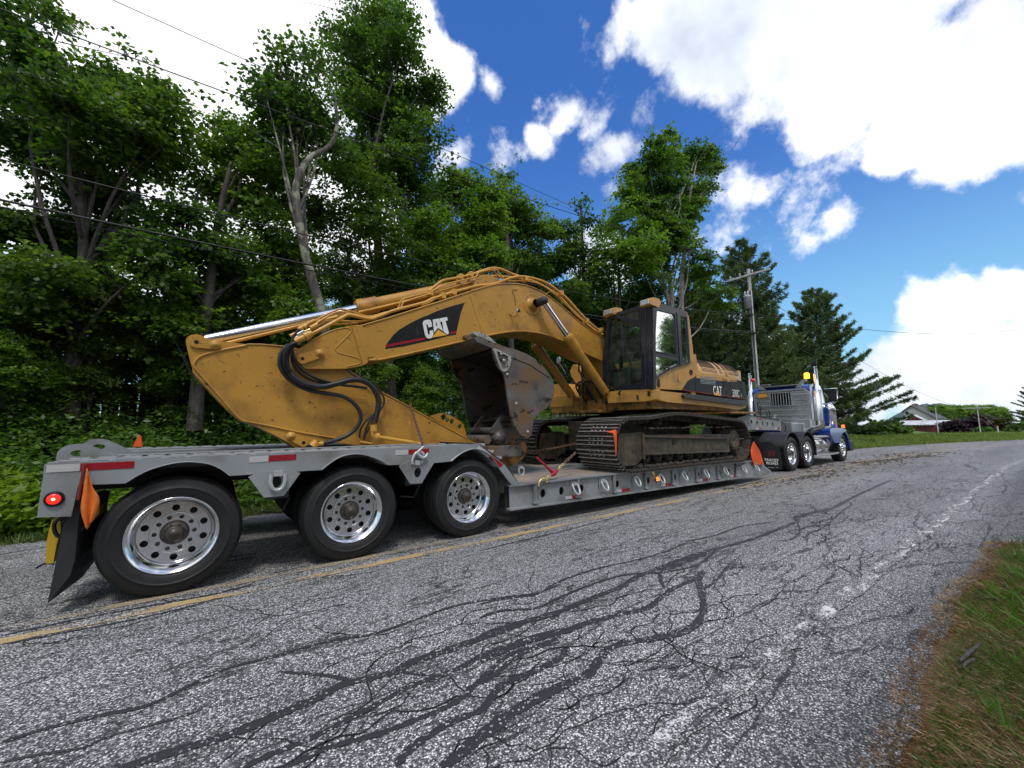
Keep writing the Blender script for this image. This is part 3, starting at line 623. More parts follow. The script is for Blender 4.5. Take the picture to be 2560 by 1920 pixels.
def wheel(x, y, z, parent, r=.48, rim=True, flip=1, front=False, name='wheel', steer=False):
    e = bpy.data.objects.new(name, None); C.objects.link(e); e.parent = parent; e.matrix_parent_inverse = Matrix.Translation(-parent.location); e.location = (x, y, z)
    if flip < 0: e.rotation_euler = (0, 0, math.pi)
    if 'tyre' not in wheel.d:
        k = .48
        prof = [(.02, .3), (.0, .312), (-.012, .335), (-.018, .37), (-.02, .38), (-.024, .382), (-.024, .388), (-.018, .392), (-.016, .42), (-.004, .45), (.004, .463), (.006, .458), (.018, .475)]
        for g in (.06, .105, .15, .195): prof += [(g-.006, .48), (g-.005, .468), (g+.005, .468), (g+.006, .48)]
        prof += [(.24, .475), (.26, .455), (.275, .4), (.27, .335), (.25, .3)]
        wheel.d['tyre'] = MB().lathe(prof, n=96).build('tyre', RUBBER, e).data; o0 = wheel.d['tyre']
        mb = MB()
        mb.lathe([(.03, .27), (.012, .285), (-.004, .3), (-.008, .306), (-.002, .311), (.012, .311), (.03, .3)], n=72)
        mb.lathe([(.03, .27), (.06, .262), (.1, .26), (.118, .256), (.126, .246)], n=72)
        mb.prism(circ(0, 0, .246, 60), .126, .136, holes=[circ(.205*math.cos(t), .205*math.sin(t), .027, 14) for t in np.arange(10)*math.pi/5]+[circ(0, 0, .162, 40)], mj=None)
        mb.lathe([(.128, .166), (.115, .168), (.112, .162), (.112, .158)], n=60)
        mb.prism(circ(0, 0, .16, 48), .112, .122, holes=[circ(.132*math.cos(t+.3), .132*math.sin(t+.3), .0165, 12) for t in np.arange(10)*math.pi/5]+[circ(0, 0, .1, 32)])
        mb.lathe([(.22, .25), (.16, .24), (.15, .02)], n=40, mi=1)
        wheel.d['rim'] = mb.build('rim', [ALU, DARK], e).data
        mb = MB().lathe([(.14, .098), (.1, .095), (.09, .085), (.09, .07), (.075, .066), (.06, .06), (.045, .058), (.04, .05), (.04, .034), (.03, .03), (.028, .001)], n=40)
        for t in np.arange(8)*math.pi/4: mb.lathe([(.075, .008), (.07, .008), (.068, .001)], (.078*math.cos(t), 0, .078*math.sin(t)), 8)
        for t in np.arange(10)*math.pi/5+.3: mb.lathe([(.13, .014), (.118, .014), (.114, .001)], (.132*math.cos(t), 0, .132*math.sin(t)), 8)
        wheel.d['hub'] = mb.build('hub', HUBM, e).data
        # front wheel: convex face with a hub cap and nuts
        mb = MB().lathe([(.03, .27), (.012, .285), (-.004, .3), (-.008, .306), (.012, .311), (.03, .3)], n=60)
        mb.prism(circ(0, 0, .272, 48), .028, .04, holes=[circ(.205*math.cos(t), .205*math.sin(t), .028, 12) for t in np.arange(10)*math.pi/5])
        mb.lathe([(.028, .165), (.01, .16), (-.03, .1), (-.06, .095), (-.075, .08), (-.08, .001)], n=40)
        for t in np.arange(10)*math.pi/5: mb.lathe([(.02, .017), (-.03, .015), (-.034, .001)], (.132*math.cos(t), 0, .132*math.sin(t)), 8)
        mb.lathe([(.06, .26), (.07, .02)], n=24, mi=1)
        wheel.d['front'] = mb.build('rim', [CHROME, DARK], e).data
        for ch in list(e.children): bpy.data.objects.remove(ch)
    t = link('tyre', wheel.d['tyre'], None); t.parent = e; t.scale = (r/.48,)*3 if r != .48 else (1, 1, 1)
    if rim:
        if front: q = link('rim', wheel.d['front'], None); q.parent = e
        else:
            q = link('rim', wheel.d['rim'], None); q.parent = e; h = link('hub', wheel.d['hub'], None); h.parent = e; h.rotation_euler = q.rotation_euler = (0, x*1.3, 0)
    return e
wheel.d = {}
WX = (-.256, 1.176, 2.575)
for x in WX:
    wheel(x, 4.453, .485, trailer); wheel(x, 4.80, .485, trailer, rim=False)
    wheel(x, 7.07, .485, trailer, flip=-1); wheel(x, 6.74, .485, trailer, rim=False, flip=-1)
    MB().tube([(x, 4.7, .485), (x, 6.9, .485)], .07, 12).box(x-.12, x+.12, 5.3, 5.5, .5, .9).box(x-.12, x+.12, 6.0, 6.2, .5, .9).build('axle', DARK, trailer)
    MB().lathe([(0, .2), (.16, .2)], (x, 5.05, .485), 20).tube([(x+.1, 5.2, .55), (x+.45, 5.2, .62)], .05, 10).build('brake_drum', DARK, trailer)
for x in (.5, 1.9): MB().box(x-.1, x+.1, 4.6, 5.3, .68, .98).tube([(x-.12, 4.7, .55), (x+.05, 4.7, .52), (x+.12, 4.7, .66)], .012, 6).build('air_tank_bracket', DARK, trailer)
# low deck
def dz(x): return .572 if x < 5 else .572-(x-5)*.0172
def bz(x): return .262 if x < 3.3 else .262-(x-3.3)*.0165
X0, X1 = 3.17, 10.98
L = [(X0+.02, dz(4))]+[(x, dz(x)) for x in (5, 8, 10.7)]+[(X1, .36)]+[(X1, .12)]+[(x, bz(x)) for x in (10.8, 3.2)]
holes = []; xr = []
x = 3.78; k = 0
while x < 10.5:
    holes.append(ell(x, (dz(x)+bz(x))/2-.005, .047, .06, 18)); x += .42 if k else .36; k += 1
for Y0, Y1 in ((TY+.05, TY+.065), (TF-.065, TF-.05)):
    MB().prism(L, Y0, Y1, holes=holes).build('side_beam', GREY, trailer, .002)
MB().box(X0, X1-.1, TY+.12, TY+.14, .2, .55).build('beam_web', DARK, trailer)
for zf_, hh in ((dz, 1), (bz, 0)):
    for (y0, y1) in ((TY, TY+.09), (TF-.09, TF)):
        mb = MB(); S_ = [(x, y, z+zf_(x)) for x in (X0, 5, 8, 10.75) for y in (y0, y1) for z in (-.012, .012)]
        mb.add(S_, [q for i in range(3) for q in ((4*i, 4*i+4, 4*i+5, 4*i+1), (4*i+2, 4*i+3, 4*i+7, 4*i+6), (4*i, 4*i+2, 4*i+6, 4*i+4), (4*i+1, 4*i+5, 4*i+7, 4*i+3))]+[(0, 1, 3, 2), (12, 14, 15, 13)]); mb.build('beam_flange', GREY, trailer)
k = 0; x = 3.62
while x < 10.6:
    z = (dz(x)+bz(x))/2
    MB().box(x-.012, x+.012, TY+.005, TY+.048, bz(x)+.013, dz(x)-.013).box(x-.05, x+.05, TY-.012, TY+.04, bz(x)+.035, bz(x)+.06).tube([(x-.025, TY+.02, bz(x)+.06), (x-.025, TY+.02, dz(x)-.02)], .009, 6).build('stake_pocket', GREY, trailer, .002)
    x += .84
rings = [3.55+.0, 4.38, 5.02, 5.85, 6.55, 7.3, 8.1, 8.9, 9.75, 10.4]
for i, x in enumerate(rings[1:]):
    MB().box(x-.07, x+.07, TY+.036, TY+.05, bz(x)+.07, dz(x)-.03).build('ring_pad', GREY, trailer, .002)
    dring(x-.01, (dz(x)+bz(x))/2+.03, TY+.035, s=1.0, drop=.55)
for x in (4.2, 5.35, 6.6, 7.9, 9.2, 10.3): tape(x, x+.36, bz(x)+.075, bz(x)+.07, x+.14, TY-.0+.003 if False else TY+.035, .045)
for y0 in [TY+.1+i*.135 for i in range(6)]+[6.2+i*.135 for i in range(6)]:      # wooden planks
    for a, b in ((3.45, 6.1), (6.105, 8.8), (8.805, 10.7)):
        q = random.uniform(-.003, .003)
        MB().add([(x, y, z+dz(x)+q) for x in (a, b) for y in (y0, y0+.128) for z in (-.03, .016)], [(0, 1, 3, 2), (4, 6, 7, 5), (0, 4, 5, 1), (2, 3, 7, 6), (0, 2, 6, 4), (1, 5, 7, 3)]).build('deck_plank', WOOD, trailer, .003)
MB().add([(3.33, TY+.1, .59), (3.33, 5.24, .59), (3.44, 5.24, .59), (3.44, TY+.1, .59)], [(0, 1, 2, 3)]).build('deck_end_plate', GREYL, trailer)
for y in (5.28, 5.5, 6.0, 6.14): MB().box(3.3, 10.7, y, y+.05, .32, .575).build('deck_rail', GREYL, trailer, .003)
for x in (3.6, 5.2, 6.8, 8.4, 10): MB().box(x, x+.08, 5.33, 6.14, .36, .5).build('cross_member', DARK, trailer)
dring(3.95, .66, 5.2, s=.9, drop=0).rotation_euler = (0, 0, 0)
ml = pt(R8, 978, 872, Y=TY+.03); mb = MB()
for i in range(3):
    for j in range(3): mb.lathe([(-.022, .001), (-.02, .008), (-.01, .012)], (ml.x-.03+i*.03, TY+.03, ml.z-.025+j*.025), 8)
mb.build('amber_marker_lamp', emis('amber_lamp', (1, .22, .03), 2.2), trailer)
MB().lathe([(-.01, .056), (0, .06), (.0, .001)], (ml.x, TY+.04, ml.z), 20).build('lamp_bezel', BLACK, trailer)
# gooseneck
gy = 5.4; G = [(10.6, .3), (10.6, .6), (11.6, 1.5), (12.43, 1.64), (14.69, 1.49), (14.62, 1.16), (12.59, 1.2), (12.2, 1.05), (11.75, .3)]
for y in (gy, 6.1): MB().prism(G, y, y+.03, holes=[ell(12.7+i*.36, 1.42-.02*i, .055, .075, 14) for i in range(5)]).build('gooseneck_side', GREY, trailer, .004)
MB().add([(x, y, z) for x, z in ((11.6, 1.505), (12.43, 1.645), (14.7, 1.495)) for y in (gy-.03, 6.16)], [(0, 1, 3, 2), (2, 3, 5, 4)]).add([(x, y, z) for x, z in ((12.5, 1.19), (14.66, 1.15)) for y in (gy-.08, 6.2)], [(0, 1, 3, 2)]).build('gooseneck_plate', GREY, trailer)
MB().box(14.62, 14.68, gy-.03, 6.16, 1.14, 1.49).build('gooseneck_nose', GREYL, trailer, .004)
for x, m_ in ((12.75, WHT), (12.95, RED), (14.05, WHT), (14.25, RED)): MB().box(x, x+.19, gy-.086, gy-.081, 1.2, 1.25).build('red_tape' if m_ == RED else 'silver_tape', m_, trailer)
MB().box(13.1, 13.4, gy-.006, gy-.001, 1.5, 1.56).build('red_tape', RED, trailer)
p = pts(R7, [(0, 825), (285, 830), (285, 855), (0, 848)], Y=5.2)
MB().box(11.0, p[1].x, 5.2, 6.3, p[2].z, p[1].z).build('gooseneck_cover', YDIRTY, trailer, .005)
cloth('safety_flag', ([(240, 1240), (215, 1330), (205, 1440), (235, 1580)], [(250, 1240), (300, 1330), (350, 1440), (398, 1550)]), R7, TY-.02, 'bright orange flag at the front corner of the low deck beside the rubber mud flap', ORG, group='orange safety flags on the trailer')
MB().tube(pts(R7, [(185, 1500), (370, 1580), (475, 1640)], Y=TY-.02), .008, 6).build('flag_rod', GREYL, trailer)
MB().prism(xz(R7, [(0, 1600), (180, 1510), (370, 1570), (430, 1605), (480, 1650), (480, 1665), (0, 1745)], TY+.02), TY+.01, TY+.03).build('deck_nose_plate', GREY, trailer, .003)

# ------------------------------------------------------------------ excavator
ex = thing('excavator', 'yellow tracked excavator loaded on the trailer with its bucket curled under the boom', 'excavator', (7.6, 5.75, .57))
# tracks
def track(y0, y1, near):
    yc = (y0+y1)/2
    cL, cR, r = (5.66, 1.03), (9.52, 1.0), .42
    path = []
    path += [(cL[0]+r*math.cos(t), cL[1]+r*math.sin(t)) for t in np.linspace(-math.pi/2, -math.pi*1.5, 16)]
    path += [(6.3, 1.47), (6.8, 1.53), (7.25, 1.545), (7.8, 1.52), (8.5, 1.48), (9.1, 1.45)]
    path += [(cR[0]+r*math.cos(t), cR[1]+r*math.sin(t)) for t in np.linspace(math.pi/2, -math.pi/2, 16)]
    path += [(8.5, .6), (7.5, .605), (6.5, .61)]
    path.append(path[0]); path = spl(path, 4)
    P = [Vector((a, 0, b)) for a, b in path]; seg = [(P[i+1]-P[i]).length for i in range(len(P)-1)]; L = sum(seg); n = 50
    # frame
    fr = xz(R8, [(590, 425), (825, 400), (840, 430), (1690, 425), (1705, 600), (840, 640), (800, 700), (760, 735), (600, 750), (580, 690)], 4.43)
    f = MB().prism(fr, y0+.13, y1-.25, holes=[]).build('track', FRAMEM, ex, .012)
    p = pt(R8, 830, 520, Y=4.42)
    MB().box(p.x-.02, p.x+.03, y0+.09, y0+.13, p.z-.27, p.z+.19).build('frame_rib', FRAMEM, f, .008)
    q0, q1 = pt(R8, 840, 625, Y=4.4), pt(R8, 1700, 595, Y=4.4)
    MB().bar((q0.x, y0+.11, q0.z), (q1.x, y0+.11, q1.z), .06, .035).bar((q0.x, y0+.11, q0.z+.31), (q1.x, y0+.11, q1.z+.28), .06, .03).build('frame_rail', FRAMEM, f, .005)
    p = pt(R8, 1148, 505, Y=4.42); MB().box(p.x-.045, p.x+.045, y0+.122, y0+.135, p.z-.045, p.z+.045).build('frame_opening', BLACK, f)
    for a in (7.0, 8.2): MB().box(a, a+.3, y0+.115, y0+.14, 1.12, 1.16).build('step_plate', MUDM, f, .004)
    for i in range(9):
        x = 6.25+i*.36; MB().lathe([(0, .03), (.0, .1), (.2, .1), (.2, .07), (.35, .07), (.35, .1), (.55, .1), (.55, .02)], (x, y0+.16, .78), 18).build('track_roller', MUDM, f)
    for x in (6.75, 8.2): MB().lathe([(0, .02), (0, .06), (.45, .06), (.45, .02)], (x, y0+.2, 1.42), 14).build('carrier_roller', MUDM, f)
    MB().lathe([(.12, .02), (.1, .12), (.1, .2), (.18, .2), (.18, .36), (.24, .38), (.46, .38), (.5, .36), (.5, .2), (.55, .02)], (cL[0], y0+.12, cL[1]), 36).build('idler', MUDM, f)
    mb = MB().lathe([(.1, .02), (.08, .1), (.06, .2), (.09, .24), (.2, .26), (.28, .34), (.42, .34), (.5, .26), (.5, .02)], (cR[0], y0+.06, cR[1]), 36)
    for k in range(11):
        t = k*2*math.pi/11; mb.lathe([(-.01, .001), (-.012, .016), (.01, .018)], (cR[0]+.19*math.cos(t), y0+.12, cR[1]+.19*math.sin(t)), 8)
    mb.build('drive_sprocket', FRAMEM, f)
    # shoes
    if track.shoe is None:
        mb = MB(); h = L/n*.5; w2 = (y1-y0)/2
        mb.box(-h*.98, h*.98, -w2, w2, 0, .022, 0)
        for gx in (-.072, 0, .072):
            mb.add([(gx+a, y, z) for y in (-w2, w2) for a, z in ((-.016, .022), (.016, .022), (.007, .052), (-.007, .052))], [(0, 1, 5, 4), (2, 3, 7, 6), (1, 2, 6, 5), (3, 0, 4, 7), (0, 3, 2, 1), (4, 5, 6, 7)][0:1]+[(1, 2, 6, 5), (3, 0, 4, 7), (0, 3, 2, 1), (4, 5, 6, 7)], 0)
            mb.add([(gx+a, y, z) for y in (-w2, w2) for a, z in ((-.009, .0525), (.009, .0525), (.008, .058), (-.008, .058))], [(0, 1, 5, 4), (1, 2, 6, 5), (2, 3, 7, 6), (3, 0, 4, 7), (0, 3, 2, 1), (4, 5, 6, 7)], 1)
        for bx in (-.036, .036):
            for by in (-.14, -.05, .05, .14):
                mb.lathe([(.022, .018), (.036, .016), (.038, .001)], (bx, by, 0), 6, mi=1, axis='Z')
        for sy in (-.1, .1): mb.box(-h*.9, h*.9, sy-.025, sy+.025, -.09, 0, 0)
        track.shoe = mb.build('track_shoe', [MUDM, STEELW], f); me = track.shoe.data; first = True; bpy.data.objects.remove(track.shoe); track.shoe = me
    me = track.shoe; s = 0; i = 0; acc_ = 0
    for k in range(n):
        tgt = (k+.5)*L/n
        while acc_+seg[i] < tgt: acc_ += seg[i]; i += 1
        t = (tgt-acc_)/seg[i]; p = P[i]*(1-t)+P[i+1]*t; d = (P[i+1]-P[i]).normalized()
        o = link('track_shoe', me, f); nrm = Vector((-d.z, 0, d.x)) 
        o.matrix_local = Matrix(((d.x, 0, nrm.x, p.x), (0, 1, 0, yc), (d.z, 0, nrm.z, p.z), (0, 0, 0, 1)))
    # lumps of mud on the rail
    mb = MB()
    for _ in range(260):
        x = random.uniform(5.8, 9.4); zb = random.choice([.64, .64, 1.3 if x > 6.2 else .66]); r = random.uniform(.012, .035); y = y0+random.uniform(.01, .16)
        mb.lathe([(-r*.5, .001), (-r*.3, r), (r*.3, r*.8), (r*.6, .001)], (x, y, zb+r*.2+random.uniform(-.01, .01)), 5, axis='Z', sm=False)
    mb.build('caked_mud', MUDM, f, kind='stuff')
    return f
track.shoe = None
track(4.30, 5.16, True); track(6.34, 7.20, False)
MB().box(6.1, 9.0, 5.2, 6.3, .85, 1.46).box(6.2, 6.75, 5.3, 6.2, .8, 1.2).lathe([(1.36, .75), (1.62, .75), (1.62, .62), (1.68, .62)], (7.6, 5.75, 0), 40, axis='Z').build('undercarriage', FRAMEM, ex, .01)
# upper structure
YS = 4.27; XF = 6.24
body = MB().box(XF+.15, 9.7, YS+.12, 7.15, 1.66, 1.9).build('swing_frame', YDIRTY, ex, .01)
low = xz(R5, [(1085, 1000), (1085, 1095), (1250, 1130), (1700, 1170), (1990, 1210), (2060, 1190), (2078, 1120), (1700, 1075), (1400, 1035)], YS)
MB().prism(low, YS, YS+.3).build('lower_skirt', YELC, ex, .015)
MB().prism(xz(R5, [(1405, 1040), (1395, 1060), (1410, 1085), (2060, 1165), (2080, 1150), (2075, 1115), (1440, 1040)], YS-.05), YS-.06, YS+.1).build('side_bumper', M('bumper_paint', (.035, .035, .04), .35), ex, .02)
# side panel: yellow door behind the cab, dark engine panel
panel = xz(R5, [(1090, 905), (1130, 860), (1250, 782), (1455, 715), (1485, 620), (1530, 618), (1560, 830), (1440, 905), (1380, 1000), (1090, 985)], YS)
pn = MB().prism(panel, YS, YS+.1).build('side_panel', YELC, ex, .012)
q = pt(R5, 1132, 918, Y=YS-.003); MB().prism(capsule((q.x, q.z-.04), (q.x+.01, q.z+.035), .055, .035), YS-.004, YS+.004).build('grab_recess', BLACK, pn)
q = pt(R5, 1478, 812, Y=YS-.003); MB().lathe([(-.006, .001), (-.006, .045), (-.012, .05), (-.004, .058), (0, .058)], (q.x, YS, q.z), 24).build('filler_cap', BLACK, pn)
MB().prism(xz(R5, [(1345, 822), (1372, 822), (1375, 910), (1347, 910)], YS-.012), YS-.014, YS).build('panel_hinge', YELC, pn, .003)
dk = xz(R5, [(1384, 1003), (1400, 965), (1440, 915), (1510, 868), (1600, 838), (1700, 833), (1830, 855), (2048, 912), (2066, 1000), (2070, 1105), (1800, 1068)], YS)
eng = MB().prism(dk, YS+.003, YS+.12).build('engine_panel', BLACK, ex, .006)
rs = xz(R5, [(1390, 998), (1600, 1024), (2068, 1092), (2068, 1097), (1600, 1031), (1390, 1004)], YS-.001); MB().prism(rs, YS-.002, YS+.0).build('pin_stripe', RED, eng)
for (a, b, c2, d2, nn, mt_) in ((1575, 850, 1738, 935, 6, SLOTM), (1820, 880, 1862, 960, 6, DARK), (1890, 895, 2010, 1000, 8, DARK)):
    for i in range(nn):
        t = (i+.5)/nn; y_ = b+(d2-b)*t; p0, p1 = pt(R5, a, y_-2, Y=YS), pt(R5, c2, y_+10, Y=YS)
        MB().bar((p0.x, YS-.001, p0.z), (p1.x, YS-.001, p1.z), .008, .012).build('louvre', GREY if mt_ == SLOTM else DARK, eng)
for a, b in ((1530, 850), (1812, 870), (2018, 905)):
    p0, p1 = pt(R5, a, b, Y=YS), pt(R5, a+3, b+190, Y=YS); MB().bar((p0.x, YS+.001, p0.z), (p1.x, YS+.001, p1.z), .006, .008).build('panel_seam', DARK, eng)
# rounded hood
hx0, hx1 = 7.72, 9.78
cs = [(YS, 2.30), (YS, 2.42), (YS+.02, 2.5), (YS+.07, 2.6), (YS+.15, 2.69), (YS+.27, 2.76), (YS+.45, 2.80), (YS+.8, 2.82), (6.6, 2.82), (7.0, 2.7), (7.1, 2.3)]
cs = spl(cs, 3)
mb = MB()
xsn = [hx0, hx0+.03, hx0+.05, 8.3, 8.9, 9.4, 9.62, 9.73, 9.78]
sc_ = [0.0, 0.0, 0.0, 0, 0, 0, .015, .05, .12]
rowsH = [[(x, y+(s_ if y < 5.5 else -s_), z-s_*.9*(1 if z > 2.31 else 0)) for y, z in cs] for x, s_ in zip(xsn, sc_)]
nn = len(cs); mb.add([p for r_ in rowsH for p in r_], [(i*nn+j, i*nn+j+1, (i+1)*nn+j+1, (i+1)*nn+j) for i in range(len(rowsH)-1) for j in range(nn-1)], 0, True)
mb.add(rowsH[-1], [tuple(range(nn))]); mb.add(rowsH[0], [tuple(range(nn))[::-1]])
hood = mb.build('engine_hood', YELC, ex)
grp = [(8.0, 8.62, 5, 19), (8.72, 8.86, 5, 19), (8.95, 9.06, 3, 17), (9.1, 9.6, 5, 19)]
for (a, b, k0, k1) in grp:
    for k in range(k0, k1):
        y, z = cs[k]; y2, z2 = cs[k+1]; ny, nz_ = (z2-z), -(y2-y); l = math.hypot(ny, nz_); ny, nz_ = -ny/l, -nz_/l
        for t in (0., .5):
            yy, zz_ = y+(y2-y)*t, z+(z2-z)*t
            MB().bar((a, yy+ny*.001, zz_+nz_*.001), (b, yy+ny*.001, zz_+nz_*.001), .0075, .008, upv=(0, ny, nz_)).build('louvre', SLOTM, hood) if k % 1 == 0 and (t == 0 or k > 7) else None  # dark strips laid on the hood, slot depth painted rather than cut
MB().box(7.55, hx0-.003, YS+.01, 7.1, 1.9, 2.81).box(hx0, 9.7, YS+.13, 7.05, 1.9, 2.3).build('engine_bay', YELC, ex, .03)
cw = [(9.72, 4.36), (9.95, 4.4), (10.25, 4.55), (10.5, 4.85), (10.62, 5.3), (10.65, 5.75), (10.62, 6.2), (10.5, 6.65), (10.25, 6.95), (9.95, 7.1), (9.72, 7.14)]
MB().prism(spl(cw, 4), 1.75, 2.62, axis='Z').build('counterweight', YELC, ex, .04)
# front of the house: dented sill under the cab, far-side boxes, pedestals
sill = yz(R5, [(572, 1022), (700, 1003), (1075, 988), (1070, 1105), (1000, 1118), (640, 1135), (600, 1142), (585, 1100)], XF-.02)
mb = MB().prism(sill, XF-.02, XF+.2, axis='X'); so2 = mb.build('cab_sill', YELC, ex, .02)
p = pt(R5, 720, 1045, X=XF-.03); MB().tube([(XF-.02, p.y, p.z), (XF-.09, p.y-.02, p.z+.005), (XF-.14, p.y-.12, p.z+.06)], .017, 8).build('step_hook', DARK, so2)
for a, b in ((1030, 1040), (910, 1080)): p = pt(R5, a, b, X=XF-.025); MB().prism([(p.y-.03, p.z-.05), (p.y+.03, p.z-.03), (p.y+.02, p.z+.03), (p.y+.035, p.z+.06), (p.y-.02, p.z+.04)], XF-.026, XF-.0215, axis='X').build('dent_shade', DARK, so2)  # flat dark patches, the shade of the dents put into colour
p0, p1 = pt(R4, 1675, 1105, X=6.5), pt(R4, 1855, 1230, X=6.5)
MB().prism([(p.y, p.z) for p in pts(R4, [(1675, 1108), (1755, 1100), (1800, 1160), (1860, 1225), (1855, 1290), (1675, 1290)], X=6.5)], 6.5, 7.4, axis='X').build('tool_box', YELC, ex, .02)
p0, p1 = pt(R4, 1660, 1215, X=6.45), pt(R4, 1855, 1300, X=6.45); MB().box(6.38, 6.5, p1.y, p0.y, p1.z, p0.z).build('tool_box_step', YELC, ex, .015)
pp = [pt(R4, a, b, X=6.495) for a, b in ((1790, 1165), (1790, 1180), (1795, 1195))]
for p in pp: MB().bar((6.495, p.y+.04, p.z), (6.495, p.y-.08, p.z-.01), .012, .018).build('vent_slot', BLACK, ex)
MB().prism([(p.y, p.z) for p in pts(R5, spl([(190, 800), (215, 745), (240, 728), (330, 800), (370, 830), (390, 850), (380, 930), (240, 930), (210, 860)], 3), X=6.9)], 6.9, 7.5, axis='X', sm=True).build('fuel_tank', YELC, ex, .02)
MB().box(6.1, 6.5, 5.4, 6.35, 1.62, 1.68).box(6.3, 7.6, 5.42, 5.5, 1.66, 2.3).box(6.3, 7.6, 6.05, 6.12, 1.66, 2.3).build('boom_pedestal', YDIRTY, ex, .01)
MB().box(7.0, 7.55, 5.42, 7.1, 1.9, 2.6).build('hydraulic_cover', DARK, ex, .02)
mb = MB()
for i in range(9):
    y = 5.45+i*.09; mb.tube([(6.6, y, 1.75), (6.3, y+.03, 1.95+.1*(i % 3)), (6.35, y+.05, 2.3), (6.9, y+.1, 2.5)], .02, 6, sub=3)
mb.build('hydraulic_hoses', HOSE, ex)
for L, r_ in (([(60, 720), (55, 780), (100, 830), (190, 850), (240, 920), (270, 960)], .016), ([(290, 710), (285, 790), (310, 830), (330, 900), (380, 950)], .02), ([(100, 720), (140, 740), (160, 820), (130, 850)], .014), ([(320, 760), (330, 850), (360, 870)], .02), ([(350, 960), (360, 1010), (345, 1050)], .012)):
    MB().tube(pts(R5, L, X=6.15), r_, 8, sub=4).build('hydraulic_hose', BARK if r_ == .02 else HOSE, ex)
p = pt(R4, 1712, 900, X=6.0); MB().prism(ell(p.y, p.z, .055, .075, 16), 6.0, 6.03, axis='X').tube([(6.02, p.y, p.z-.05), (6.2, p.y-.03, p.z-.3)], .01, 6).build('far_mirror', LENS, ex)

# cab
cab = thing('cab', '', '', (0, 0, 0)); del cab['label'], cab['category']; cab.parent = ex; cab.matrix_parent_inverse = Matrix.Translation(-ex.location)
def cobj(mb, n, m, bv=0): o = mb.build(n, m, None, bv); o.parent = cab; return o
YN, YFc = YS, 5.36
A = lambda L: [(p.y, p.z) for p in pts(R5, L, X=XF)]
out_ = A([(560, 1000), (545, 700), (590, 300), (610, 225), (660, 190), (950, 100), (1030, 88), (1085, 120), (1090, 985)])
in1 = A([(600, 945), (598, 640), (625, 270), (650, 240), (700, 235), (940, 325), (968, 560), (970, 900), (960, 935), (620, 965)])
in2 = A([(735, 200), (935, 152), (945, 165), (942, 270), (720, 205)])
front = cobj(MB().prism(out_, XF-.03, XF+.05, axis='X', holes=[in1, in2]), 'front_frame', NAVY, .008)
cobj(MB().prism(in1, XF-.004, XF+.002, axis='X'), 'windscreen', GLASSF)
cobj(MB().prism(in2, XF-.004, XF+.002, axis='X'), 'roof_window', GLASSF)
B_ = lambda L: xz(R5, L, YS)
so_l = B_([(1045, 985), (1040, 560), (1052, 130), (1075, 92), (1120, 75), (1180, 95), (1330, 140), (1400, 160), (1425, 190), (1440, 400), (1458, 716), (1250, 780), (1120, 860), (1092, 900), (1088, 985)])
h1 = B_([(1085, 585), (1090, 380), (1102, 170), (1115, 155), (1280, 195), (1296, 215), (1305, 420), (1318, 632)])
h2 = B_([(1100, 855), (1085, 690), (1085, 648), (1110, 645), (1320, 690), (1328, 722), (1230, 768), (1140, 820)])
h3 = B_([(1350, 212), (1418, 232), (1430, 400), (1448, 705), (1375, 718), (1362, 500)])
door = cobj(MB().prism(so_l, YS-.03, YS+.05, holes=[h1, h2, h3]), 'side_frame', NAVY, .008)
for h in (h1, h2, h3): cobj(MB().prism(h, YS-.006, YS), 'side_window', GLASS)
for L in ([(1070, 140), (1060, 585), (1060, 980)], [(1325, 175), (1345, 500), (1360, 740)], [(1060, 585), (1340, 640)]):
    P = pts(R5, L, Y=YS-.034); cobj(MB().tube(P, .009, 6), 'door_seal', BLACK)
P = pts(R5, [(1000, 110), (985, 560), (1000, 980)], X=XF-.03); cobj(MB().tube(P, .016, 8), 'corner_rail', NAVY)
P = pts(R5, [(1195, 770), (1215, 755), (1245, 765), (1240, 785)], Y=YS-.05); cobj(MB().tube(P, .018, 6, sub=2), 'door_handle', BLACK)
rl = [(6.2, 3.48), (6.24, 3.55), (6.4, 3.6), (7.2, 3.6), (7.42, 3.55), (7.5, 3.45), (7.44, 3.42), (6.3, 3.42)]
zt = pt(R5, 1075, 92, Y=YS).z
cobj(MB().box(XF+.0, 7.5, YN+.03, YFc, zt-.07, zt+.01), 'roof', NAVY, .03)
cobj(MB().box(XF+.1, 7.45, YFc-.03, YFc, 1.95, 3.5), 'far_wall', GLASS) if False else None
cobj(MB().box(7.42, 7.5, YN+.06, YFc-.02, 1.9, 2.7).box(7.42, 7.5, YN+.06, YN+.14, 2.7, 3.5).box(7.42, 7.5, YFc-.1, YFc-.02, 2.7, 3.5), 'rear_wall', NAVY, .01)
cobj(MB().box(XF+.05, 7.42, YFc-.05, YFc, 1.95, 2.5).box(6.7, 6.78, YFc-.05, YFc, 2.5, 3.45), 'far_side', NAVY, .01)
cobj(MB().box(7.44, 7.47, YN+.16, YFc-.12, 2.75, 3.42), 'rear_window', GLASS)
cobj(MB().box(XF+.03, 7.42, YN+.06, YFc-.05, 1.92, 1.99), 'cab_floor', INTR)
post = xz(R5, [(1400, 158), (1430, 175), (1450, 230), (1495, 610), (1486, 700), (1455, 715), (1440, 420), (1425, 200)], YS)
cobj(MB().prism(post, YS-.015, YS+.12), 'corner_post', YELC, .012)
seat = cobj(MB().box(6.85, 7.3, 4.62, 5.1, 2.3, 2.42).box(7.2, 7.34, 4.62, 5.1, 2.42, 3.0).box(7.22, 7.33, 4.74, 4.98, 3.02, 3.2), 'seat', INTR, .04)
cobj(MB().box(6.62, 7.1, 5.1, 5.27, 2.0, 2.55).box(6.62, 7.0, 4.36, 4.5, 2.0, 2.5), 'console', SEATM, .04)
